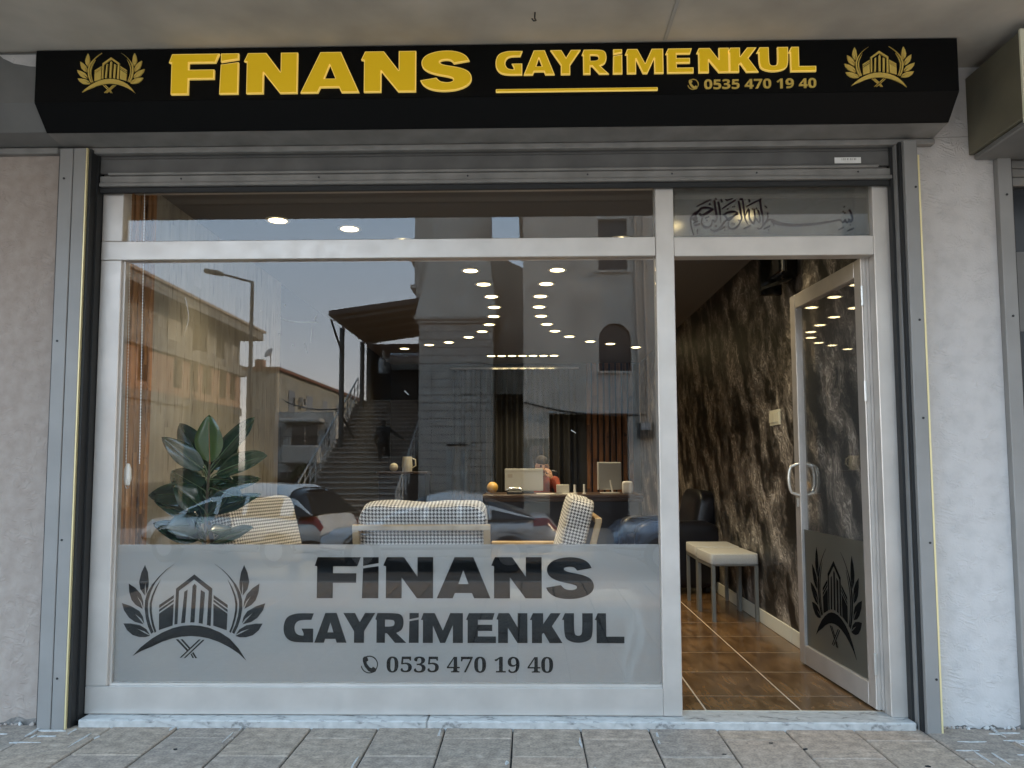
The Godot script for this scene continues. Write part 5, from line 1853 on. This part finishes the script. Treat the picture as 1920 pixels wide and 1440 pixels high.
	for c in [[48.0, 49.6], [45.3, 45.7], [51.0, 54.0]]:
		part(un, "column", bx(X - 0.75, X - 0.1, 8.601, 10.649, c[0], c[1]), M.raw_concrete)
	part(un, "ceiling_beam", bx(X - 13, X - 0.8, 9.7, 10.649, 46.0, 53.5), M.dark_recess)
	# lower houses beyond
	var h := thing("long_house", "long ochre house with small windows behind the street lamp" + seen, "house")
	part(h, "wall", bx(-17.4, -15.5, -0.95, 7.1, 44.2, 72.0), M.house_wall)
	part(h, "roof", bx(-17.6, -15.3, 7.101, 7.30, 44.0, 72.2), M.roof_red)
	for k in 6:
		var p := part(h, "window", bx(-15.51, -15.47, 4.7, 6.1, 46.5 + 4.2 * k, 47.9 + 4.2 * k), M.window_dark)
		part(p, "sill", bx(-15.55, -15.40, 4.6, 4.699, 46.4 + 4.2 * k, 48.0 + 4.2 * k), M.house_white)
	part(h, "chimney", bx(-17.2, -16.7, 7.301, 7.9, 45.0, 45.6), M.roof_red)
	b = MB.new()
	b.tube([Vector3(-16.2, 7.3, 45), Vector3(-16.2, 8.2, 45)], 0.03, 6)
	b.tube([Vector3(-16.2, 8.2, 44.99), Vector3(-16.3, 8.3, 44.85)], [0.05, 0.35], 10)
	part(h, "satellite_dish", b, M.grey_tank)
	var wh := thing("balcony_house", "low white house with a bay balcony below the ochre house" + seen, "house")
	part(wh, "wall", bx(-13.6, -10.4, -0.95, 4.1, 38.0, 43.0), M.house_white)
	part(wh, "balcony", bx(-13.0, -11.0, 1.3, 2.3, 37.2, 37.999, 0.1), M.house_white)
	part(wh, "balcony_roof", bx(-13.1, -10.9, 3.5, 3.7, 37.1, 37.999, 0.05), M.house_white)
	window_in(wh, -12.7, -11.2, 2.3, 3.4, 37.96)
	window_in(wh, -13.5, -13.15, 2.2, 3.3, 37.96)
	window_in(wh, -10.95, -10.5, 2.2, 3.2, 37.96)
	window_in(wh, -13.3, -12.4, -0.2, 0.9, 37.96)
	b = MB.new()
	var wire := []
	for k in 13:
		var u := k / 12.0
		wire.append(Vector3(lerpf(-12.6, -6.3, u), lerpf(4.6, 3.2, u) - 0.9 * u * (1 - u), lerpf(36.0, 23.0, u)))
	b.tube(wire, 0.03, 5)
	tag(part(self, "cable", b, M.black_plastic), "thin dark overhead cable from the white house to the canopy" + seen, "cable")
	foliage("hedge", "olive green hedge in front of the white house" + seen, "hedge", Vector3(-11.6, -0.9, 34.5), Vector3(3.2, 2.2, 1.0), 700)
	for cond in [[-15.42, 5.2, 49.0, "upper air conditioner on the ochre house"], [-15.42, 3.2, 45.6, "lower air conditioner on the ochre house"]]:
		var ac := thing("air_conditioner", cond[3] + seen, "air conditioner", Vector3(cond[0], cond[1], cond[2]))
		part(ac, "case", bx(-0.05, 0.30, 0, 0.6, -0.4, 0.4, 0.02), M.house_white)
		part(ac, "grille", bx(0.301, 0.32, 0.08, 0.52, -0.3, 0.1, 0.01), M.dark_recess)
	var rl := MB.new()
	for k in 12:
		rl.tube([Vector3(-12.95 + 0.17 * k, 2.3, 37.25), Vector3(-12.95 + 0.17 * k, 2.75, 37.25)], 0.015, 5)
	rl.tube([Vector3(-12.98, 2.76, 37.25), Vector3(-11.02, 2.76, 37.25)], 0.025, 5)
	part(wh, "balcony_rail", rl, M.pole_paint)
	# bare tree behind the stairs
	var tr := thing("bare_tree", "thin leafless tree behind the stair canopy" + seen, "tree", Vector3(-8.0, -0.9, 34.0))
	b = MB.new()
	twig(b, Vector3.ZERO, Vector3(0.03, 1, 0).normalized(), 2.4, 0.09, 0)
	part(tr, "trunk", b, M.bark)
	# the block beyond the white building; it keeps the low sun off the street
	var bl := thing("apartment_block", "plain pale apartment block farther along the street", "building", Vector3(25, -0.9, 26))
	part(bl, "wall", bx(-14, 18, 0, 19, -7.0, 6), M.block_render)
	for i in 5:
		for k in 9:
			part(bl, "window", bx(-13 + 3.4 * k, -11.6 + 3.4 * k, 1.4 + 3.5 * i, 3.0 + 3.5 * i, -7.06, -7.001), M.window_dark)


func twig(b: MB, p: Vector3, d: Vector3, l: float, r: float, level: int) -> void:
	var e := p + d * l
	b.tube([p, p.lerp(e, 0.5) + Vector3(rng.randf_range(-0.05, 0.05), 0, rng.randf_range(-0.05, 0.05)) * l, e], [r, r * 0.85, r * 0.65], 5)
	if level >= 5:
		return
	for k in 3 if level < 4 else 2:
		var n := (d + Vector3(rng.randf_range(-1, 1), rng.randf_range(-0.25, 0.7), rng.randf_range(-1, 1)) * 0.75).normalized()
		twig(b, p.lerp(e, rng.randf_range(0.6, 1.0)), n, l * rng.randf_range(0.55, 0.75), r * 0.62, level + 1)


func foliage(called: String, label: String, category: String, at: Vector3, size: Vector3, count: int) -> void:
	var t := thing(called, label, category, at)
	var mm := MultiMesh.new()
	mm.transform_format = MultiMesh.TRANSFORM_3D
	var b := MB.new()
	b.quad(Vector3(-0.07, -0.12, 0), Vector3(0.07, -0.12, 0), Vector3(0.07, 0.12, 0.03), Vector3(-0.07, 0.12, 0.03))
	mm.mesh = b.mesh()
	mm.instance_count = count
	for i in count:
		var p := Vector3(rng.randf_range(-0.5, 0.5), rng.randf(), rng.randf_range(-0.5, 0.5)) * size
		p.y *= 0.8 + 0.2 * sin(p.x * 3.0)
		mm.set_instance_transform(i, Transform3D(Basis.from_euler(Vector3(rng.randf() * TAU, rng.randf() * TAU, 0)), p))
	var o := MultiMeshInstance3D.new()
	o.name = "leaves"
	o.multimesh = mm
	o.material_override = M.hedge_leaf
	o.set_meta("kind", "stuff")
	t.add_child(o, true)
	b = MB.new()
	b.box(Vector3(-size.x * 0.48, 0, -size.z * 0.3), Vector3(size.x * 0.48, size.y * 0.7, size.z * 0.3), 0.1)
	part(t, "inner_twigs", b, M.bark)


# ------------------------------------------------------------------ cars
func prof(p: Array, x: float) -> float:
	for i in range(0, p.size() - 2, 2):
		if x <= p[i + 2]:
			var t: float = clampf((x - p[i]) / (p[i + 2] - p[i]), 0, 1)
			return lerpf(p[i + 1], p[i + 3], t * t * (3 - 2 * t) if absf(p[i + 3] - p[i + 1]) < 0.2 else t)
	return p[-1]


func make_car(label: String, at: Vector3, turn: float, paint: Material, L: float, W: float, deck: Array, roof: Array, belt: float) -> Node3D:
	# local: nose at -x, tail at +x; deck = body top line, roof = height of the cabin above the belt
	var t := thing("parked_car", label, "car", at, turn, "cars parked along the road")
	var hw := W / 2
	var body := func(u: float, v: float) -> Vector3:
		var x := lerpf(-L / 2, L / 2, u)
		var e := absf(u - 0.5) * 2.0
		var w := hw * (1.0 - 0.16 * pow(e, 6.0) - 0.06 * pow(e, 2.0))
		var y1 := prof(deck, x)
		var y0 := 0.22 + 0.12 * pow(e, 8.0)
		var a := TAU * v
		var c := MB.sp(cos(a), 0.42)
		var s := MB.sp(sin(a), 0.5)
		var mid := lerpf(y0, y1, 0.55)
		var y := mid + s * (y1 - mid if s > 0 else mid - y0)
		return Vector3(x, y, c * w * (1.0 - 0.07 * maxf(s, 0)))
	var b := MB.new()
	b.surf(body, 0.0, 1.0, 40, 0.0, 1.0, 28)
	for s in [0.0, 1.0]:
		for k in 28:
			var m := Vector3(lerpf(-L / 2, L / 2, s), 0.6, 0)
			b.tri_o(m, body.call(s, k / 28.0), body.call(s, (k + 1) / 28.0), Vector3(0, 0.6, 0))
	part(t, "body", b, paint)
	var xa: float = roof[0]
	var xb: float = roof[roof.size() - 2]
	var cab := func(u: float, v: float) -> Vector3:
		var x := lerpf(xa, xb, u)
		var h := prof(roof, x)
		var a := PI * v
		var w := hw * 0.93 * (1.0 - 0.04 * absf(u - 0.45))
		var s := pow(maxf(sin(a), 0.0), 0.45)
		var c := MB.sp(cos(a), 0.45)
		return Vector3(x, belt - 0.03 + (h + 0.03) * s, c * w * (1.0 - 0.20 * s * clampf(h / 0.5, 0, 1)))
	b = MB.new()
	b.surf(cab, 0.0, 1.0, 36, 0.0, 1.0, 28)
	part(t, "glazing", b, M.car_glass)
	# roof skin where the cabin is at nearly its full height
	var peak := 0.0
	for i in range(1, roof.size(), 2):
		peak = maxf(peak, roof[i])
	var ua := 0.0
	var ub := 1.0
	for i in 101:
		if prof(roof, lerpf(xa, xb, i / 100.0)) > peak * 0.86:
			ua = i / 100.0
			break
	for i in range(100, -1, -1):
		if prof(roof, lerpf(xa, xb, i / 100.0)) > peak * 0.84:
			ub = i / 100.0
			break
	b = MB.new()
	b.surf(cab, ua, ub, 24, 0.10, 0.90, 24, 0.010)
	part(t, "roof", b, paint)
	for v in [[0.0, 0.115], [0.885, 1.0]]:
		b = MB.new()
		for p in [[0.0, 0.06], [ua - 0.02, ua + 0.015], [0.50, 0.53], [ub - 0.03, ub + 0.06]]:
			b.surf(cab, maxf(p[0], 0), minf(p[1], 1), 4, v[0], v[1], 6, 0.008)
		part(t, "pillars", b, paint)
	for v in [[0.06, 0.125], [0.875, 0.94]]:
		b = MB.new()
		b.surf(cab, 0.0, ua, 8, v[0], v[1], 4, 0.009)
		b.surf(cab, ub, 1.0, 8, v[0], v[1], 4, 0.009)
		part(t, "pillars", b, paint)
	for sx in [-1.0, 1.0]:
		for sz in [-1.0, 1.0]:
			var c := Vector3(sx * L * 0.305 - 0.03, 0.33, sz * (hw - 0.10))
			b = MB.new()
			b.tube([c - Vector3(0, 0, 0.11), c - Vector3(0, 0, 0.09), c + Vector3(0, 0, 0.09), c + Vector3(0, 0, 0.11)], [0.30, 0.33, 0.33, 0.30], 22)
			var wheel := part(t, "wheel", b, M.tyre)
			b = MB.new()
			b.tube([c + Vector3(0, 0, sz * 0.10), c + Vector3(0, 0, sz * 0.116)], [0.215, 0.19], 18)
			part(wheel, "rim", b, M.rim_alloy)
			b = MB.new()
			b.surf(func(u, v): return Vector3(c.x + 0.40 * cos(PI * u) , c.y + 0.40 * sin(PI * u), sz * (hw * 0.955 + 0.012 + 0.002 * v) if v < 0.5 else sz * hw * 0.7), 0, 1, 14, 0, 1, 2)
			part(t, "wheel_arch", b, M.tyre)
		for v in [[0.03, 0.12], [0.38, 0.47]]:
			b = MB.new()
			b.surf(body, 0.90 if sx > 0 else 0.0, 1.0 if sx > 0 else 0.10, 8, v[0], v[1], 6, 0.006)
			part(t, "tail_light" if sx > 0 else "headlight", b, M.tail_red if sx > 0 else M.lamp_clear)
	b = MB.new()
	b.surf(body, 0.0, 1.0, 30, 0.955, 0.975, 2, 0.006)
	b.surf(body, 0.0, 1.0, 30, 0.525, 0.545, 2, 0.006)
	part(t, "side_trim", b, M.tyre)
	b = MB.new()
	for s in [0.36, 0.56]:
		b.surf(body, s, s + 0.004, 1, 0.0, 0.16, 6, 0.004)
		b.surf(body, s, s + 0.004, 1, 0.34, 0.5, 6, 0.004)
	part(t, "door_gap", b, M.tyre)
	return t


func build_cars() -> void:
	var seen := ", mirrored in the shop window"
	# hatchback with its tail to the right
	make_car("white crossover car with red tail lights, parked at left" + seen, Vector3(-5.62, ROAD, 12.0), deg_to_rad(20), M.car_white, 4.3, 1.78,
		[-2.15, 0.70, -1.9, 0.86, -0.95, 1.0, 1.2, 1.04, 2.02, 1.0, 2.15, 0.78], [-1.05, 0.0, -0.35, 0.46, 0.3, 0.56, 1.2, 0.53, 1.62, 0.44, 2.03, 0.0], 0.99)
	make_car("silver saloon car with a rounded roof, parked in the middle" + seen, Vector3(-1.62, ROAD, 11.0), 0, M.car_silver, 4.25, 1.76,
		[-2.12, 0.62, -1.9, 0.76, -0.9, 0.90, 1.0, 0.97, 1.95, 1.0, 2.12, 0.78], [-1.02, 0.0, -0.3, 0.40, 0.2, 0.47, 0.75, 0.42, 1.72, 0.0], 0.95)
	make_car("blue-grey car with its bonnet just in view, parked at right" + seen, Vector3(3.68, ROAD, 10.7), 0, M.car_blue, 4.4, 1.82,
		[-2.2, 0.70, -2.0, 0.88, -1.0, 1.03, 1.2, 1.05, 2.05, 1.0, 2.2, 0.8], [-1.0, 0.0, -0.3, 0.5, 0.3, 0.6, 1.3, 0.56, 2.05, 0.0], 1.0)


# ------------------------------------------------------------------ people
func blob(b: MB, bones: Array, cell: float, k := 0.03) -> void:
	# bones: [from, to, radius, radius, colour]; one skin round them all (surface nets over a smooth union)
	var lo := Vector3.INF
	var hi := -Vector3.INF
	for o in bones:
		var r: float = maxf(o[2], o[3]) + k + cell * 2
		lo = lo.min(o[0] - Vector3.ONE * r).min(o[1] - Vector3.ONE * r)
		hi = hi.max(o[0] + Vector3.ONE * r).max(o[1] + Vector3.ONE * r)
	var nx := int((hi.x - lo.x) / cell) + 2
	var ny := int((hi.y - lo.y) / cell) + 2
	var nz := int((hi.z - lo.z) / cell) + 2
	var d := PackedFloat32Array()
	d.resize(nx * ny * nz)
	d.fill(1.0)
	var best := PackedFloat32Array()
	best.resize(nx * ny * nz)
	best.fill(9.0)
	var who := PackedInt32Array()
	who.resize(nx * ny * nz)
	for i in bones.size():
		var o = bones[i]
		var a: Vector3 = o[0]
		var ab: Vector3 = o[1] - a
		var r: float = maxf(o[2], o[3]) + k + cell * 2
		var p0: Vector3 = ((a.min(o[1]) - Vector3.ONE * r - lo) / cell).floor().max(Vector3.ZERO)
		var p1: Vector3 = ((a.max(o[1]) + Vector3.ONE * r - lo) / cell).ceil()
		for z in range(p0.z, mini(p1.z + 1, nz)):
			for y in range(p0.y, mini(p1.y + 1, ny)):
				for x in range(p0.x, mini(p1.x + 1, nx)):
					var p := lo + Vector3(x, y, z) * cell
					var t := clampf((p - a).dot(ab) / maxf(ab.length_squared(), 1e-9), 0, 1)
					var s: float = (p - a - ab * t).length() - lerpf(o[2], o[3], t)
					var n := (z * ny + y) * nx + x
					if s < best[n]:
						best[n] = s
						who[n] = i
					var h := maxf(k - absf(d[n] - s), 0.0) / k
					d[n] = minf(d[n], s) - h * h * k * 0.25
	var at := {}
	var pos := []
	for z in nz - 1:
		for y in ny - 1:
			for x in nx - 1:
				var n := (z * ny + y) * nx + x
				var inside := 0
				var sum := Vector3.ZERO
				var cut := 0
				var val := []
				for c in 8:
					var s := d[n + (c & 1) + ((c >> 1) & 1) * nx + ((c >> 2) & 1) * nx * ny]
					val.append(s)
					if s < 0.0:
						inside += 1
				if inside == 0 or inside == 8:
					continue
				for e in [[0, 1], [2, 3], [4, 5], [6, 7], [0, 2], [1, 3], [4, 6], [5, 7], [0, 4], [1, 5], [2, 6], [3, 7]]:
					if (val[e[0]] < 0.0) != (val[e[1]] < 0.0):
						var f: float = val[e[0]] / (val[e[0]] - val[e[1]])
						var pa := Vector3(e[0] & 1, (e[0] >> 1) & 1, (e[0] >> 2) & 1)
						var pb := Vector3(e[1] & 1, (e[1] >> 1) & 1, (e[1] >> 2) & 1)
						sum += pa.lerp(pb, f)
						cut += 1
				at[n] = pos.size()
				var g := Vector3(val[1] + val[3] + val[5] + val[7] - val[0] - val[2] - val[4] - val[6], val[2] + val[3] + val[6] + val[7] - val[0] - val[1] - val[4] - val[5], val[4] + val[5] + val[6] + val[7] - val[0] - val[1] - val[2] - val[3])
				pos.append([lo + (Vector3(x, y, z) + sum / cut) * cell, g.normalized(), bones[who[n]][4]])
	for n in at:
		for ax in 3:
			var st: int = [1, nx, nx * ny][ax]
			var su: int = [nx, nx * ny, 1][ax]
			var sv: int = [nx * ny, 1, nx][ax]
			if (d[n] < 0.0) == (d[n + st] < 0.0):
				continue
			if not (at.has(n - su) and at.has(n - sv) and at.has(n - su - sv)):
				continue
			var q := [pos[at[n]], pos[at[n - su]], pos[at[n - su - sv]], pos[at[n - sv]]]
			for tri in [[0, 1, 2], [0, 2, 3]]:
				var f: Vector3 = (q[tri[1]][0] - q[tri[0]][0]).cross(q[tri[2]][0] - q[tri[0]][0])
				var o: Array = [tri[0], tri[2], tri[1]] if f.dot(q[tri[0]][1] + q[tri[1]][1] + q[tri[2]][1]) > 0 else tri
				for v in o:
					b.col = q[v][2]
					b.raw(q[v][0], q[v][1], Vector2.ZERO)
	b.col = Color.WHITE


func hand_bones(wrist: Vector3, dir: Vector3, palm_n: Vector3, skin: Color, curl := 0.5) -> Array:
	var side := dir.cross(palm_n).normalized()
	var out := [[wrist, wrist + dir * 0.05, 0.024, 0.026, skin]]
	for s in [-1.0, 1.0]:
		out.append([wrist + dir * 0.02 + side * 0.012 * s, wrist + dir * 0.085 + side * 0.024 * s, 0.016, 0.014, skin])
	var lens := [0.068, 0.078, 0.072, 0.056]
	for i in 4:
		var p := wrist + dir * 0.088 + side * (0.030 - 0.020 * i)
		var e := dir
		for j in 3:
			e = (e + palm_n * curl * 0.55).normalized()
			var nxt: Vector3 = p + e * lens[i] * [0.45, 0.31, 0.24][j]
			out.append([p, nxt, 0.0088 - 0.0008 * j, 0.0082 - 0.0008 * j, skin])
			p = nxt
	var tp := wrist + dir * 0.03 + side * 0.026
	var te := (dir * 0.7 + side * 0.6 + palm_n * 0.4).normalized()
	out.append([tp, tp + te * 0.04, 0.012, 0.010, skin])
	out.append([tp + te * 0.04, tp + te * 0.04 + (te + dir).normalized() * 0.032, 0.0095, 0.008, skin])
	return out


func head_bones(c: Vector3, look: Vector3, skin: Color) -> Array:
	var s := look.cross(Vector3.UP).normalized()
	var u := Vector3.UP
	return [
		[c + u * 0.035 - look * 0.02, c + u * 0.03 + look * 0.02, 0.078, 0.074, skin], [c - u * 0.02 + look * 0.025, c - u * 0.065 + look * 0.045, 0.062, 0.042, skin],
		[c - u * 0.088 + look * 0.062, c - u * 0.09 + look * 0.068, 0.022, 0.02, skin], [c + look * 0.092 + u * 0.01, c + look * 0.106 - u * 0.028, 0.009, 0.013, skin],
		[c + u * 0.022 + look * 0.083 + s * 0.032, c + u * 0.022 + look * 0.083 + s * 0.026, 0.010, 0.010, Color(0.02, 0.015, 0.012)], [c + u * 0.022 + look * 0.083 - s * 0.032, c + u * 0.022 + look * 0.083 - s * 0.026, 0.010, 0.010, Color(0.02, 0.015, 0.012)],
		[c - u * 0.056 + look * 0.085 + s * 0.018, c - u * 0.056 + look * 0.085 - s * 0.018, 0.008, 0.008, Color(0.25, 0.08, 0.06)],
		[c + s * 0.078 + u * 0.01, c + s * 0.08 - u * 0.025, 0.014, 0.010, skin], [c - s * 0.078 + u * 0.01, c - s * 0.08 - u * 0.025, 0.014, 0.010, skin]]


func hair(parent: Node, c: Vector3, look: Vector3) -> void:
	var u := Vector3.UP
	var b := MB.new()
	var k := Color(0.02, 0.014, 0.01)
	blob(b, [[c + u * 0.062 - look * 0.035, c + u * 0.072 + look * 0.032, 0.084, 0.074, k], [c - look * 0.05 + u * 0.01, c - look * 0.045 - u * 0.045, 0.070, 0.055, k]], 0.008, 0.02)
	part(parent, "hair", b, M.hair_dark)


func build_people() -> void:
	var skin := Color(0.42, 0.24, 0.16)
	var dark := Color(0.016, 0.016, 0.018)
	var trouser := Color(0.022, 0.021, 0.022)
	# someone climbing the stairs, seen from behind
	var t := thing("person", "person in dark clothes climbing the stairs, mirrored in the shop window", "person", Vector3(-4.65, 1.06, 21.2))
	var look := Vector3(0.1, 0, 1).normalized()
	var c := Vector3(0.0, 1.50, 0.06)
	var bones := [
		[Vector3(0, 0.95, 0), Vector3(0, 1.14, 0.0), 0.145, 0.14, dark], [Vector3(0, 1.14, 0), Vector3(0, 1.32, 0.02), 0.14, 0.12, dark],
		[Vector3(-0.11, 1.20, 0), Vector3(0.11, 1.20, 0), 0.10, 0.10, dark], [Vector3(-0.17, 1.345, 0.02), Vector3(0.17, 1.345, 0.02), 0.062, 0.062, dark],
		[Vector3(0, 1.36, 0.02), Vector3(0, 1.45, 0.04), 0.055, 0.05, skin],
		[Vector3(-0.18, 1.34, 0.02), Vector3(-0.255, 1.08, 0.0), 0.058, 0.046, dark], [Vector3(-0.255, 1.08, 0.0), Vector3(-0.24, 0.86, 0.10), 0.046, 0.034, dark],
		[Vector3(0.18, 1.34, 0.02), Vector3(0.40, 1.16, 0.05), 0.058, 0.046, dark], [Vector3(0.40, 1.16, 0.05), Vector3(0.62, 1.02, 0.16), 0.046, 0.034, dark],
		[Vector3(-0.085, 0.92, 0), Vector3(-0.10, 0.52, 0.05), 0.092, 0.066, trouser], [Vector3(-0.10, 0.52, 0.05), Vector3(-0.10, 0.08, -0.02), 0.064, 0.042, trouser],
		[Vector3(0.085, 0.92, 0), Vector3(0.10, 0.62, 0.26), 0.092, 0.066, trouser], [Vector3(0.10, 0.62, 0.26), Vector3(0.10, 0.24, 0.27), 0.064, 0.042, trouser],
		[Vector3(-0.10, 0.045, -0.03), Vector3(-0.11, 0.035, 0.14), 0.042, 0.034, dark], [Vector3(0.10, 0.20, 0.26), Vector3(0.11, 0.19, 0.43), 0.042, 0.034, dark]]
	var b := MB.new()
	blob(b, bones, 0.022, 0.05)
	blob(b, head_bones(c, look, skin), 0.008, 0.02)
	blob(b, hand_bones(Vector3(0.62, 1.02, 0.16), Vector3(0.75, -0.35, 0.55).normalized(), Vector3(-0.2, -0.9, 0.2).normalized(), skin, 0.9), 0.006, 0.008)
	blob(b, hand_bones(Vector3(-0.24, 0.86, 0.10), Vector3(0.0, -0.9, 0.35).normalized(), Vector3(1, 0, 0), skin, 0.45), 0.006, 0.008)
	part(t, "body", b, M.person_cloth)
	hair(t, c, look)
	# someone seated behind the desk, a hand raised to the face
	var shirt := Color(0.30, 0.06, 0.035)
	t = thing("person", "dark haired person in a reddish top seated behind the desk", "person", Vector3(0.16, FLOOR, -6.35))
	look = Vector3(0.15, -0.12, 1).normalized()
	c = Vector3(0.01, 1.17, 0.10)
	bones = [
		[Vector3(0, 0.56, -0.08), Vector3(0, 0.78, -0.05), 0.15, 0.14, shirt], [Vector3(0, 0.78, -0.05), Vector3(0, 0.96, 0.0), 0.145, 0.12, shirt],
		[Vector3(-0.16, 0.985, 0.0), Vector3(0.16, 0.985, 0.0), 0.062, 0.062, shirt], [Vector3(0, 1.0, 0.0), Vector3(0.005, 1.10, 0.05), 0.052, 0.048, skin],
		[Vector3(-0.18, 0.98, 0.0), Vector3(-0.24, 0.74, 0.12), 0.056, 0.045, shirt], [Vector3(-0.24, 0.74, 0.12), Vector3(-0.12, 0.90, 0.34), 0.044, 0.032, shirt],
		[Vector3(0.18, 0.98, 0.0), Vector3(0.24, 0.80, 0.20), 0.056, 0.045, shirt], [Vector3(0.24, 0.80, 0.20), Vector3(0.13, 1.02, 0.24), 0.044, 0.032, shirt],
		[Vector3(-0.09, 0.58, -0.05), Vector3(-0.12, 0.56, 0.36), 0.092, 0.066, trouser], [Vector3(-0.12, 0.56, 0.36), Vector3(-0.12, 0.09, 0.34), 0.064, 0.042, trouser],
		[Vector3(0.09, 0.58, -0.05), Vector3(0.12, 0.56, 0.36), 0.092, 0.066, trouser], [Vector3(0.12, 0.56, 0.36), Vector3(0.12, 0.09, 0.34), 0.064, 0.042, trouser],
		[Vector3(-0.12, 0.045, 0.32), Vector3(-0.12, 0.035, 0.48), 0.042, 0.034, dark], [Vector3(0.12, 0.045, 0.32), Vector3(0.12, 0.035, 0.48), 0.042, 0.034, dark]]
	b = MB.new()
	blob(b, bones, 0.022, 0.05)
	blob(b, head_bones(c, look, skin), 0.007, 0.02)
	blob(b, hand_bones(Vector3(0.13, 1.02, 0.24), Vector3(-0.35, 0.9, -0.2).normalized(), Vector3(-0.6, -0.1, -0.6).normalized(), skin, 0.5), 0.006, 0.008)
	blob(b, hand_bones(Vector3(-0.12, 0.90, 0.34), Vector3(0.5, 0.0, 0.8).normalized(), Vector3(0, -1, 0), skin, 0.4), 0.006, 0.008)
	part(t, "body", b, M.person_cloth)
	hair(t, c, look)
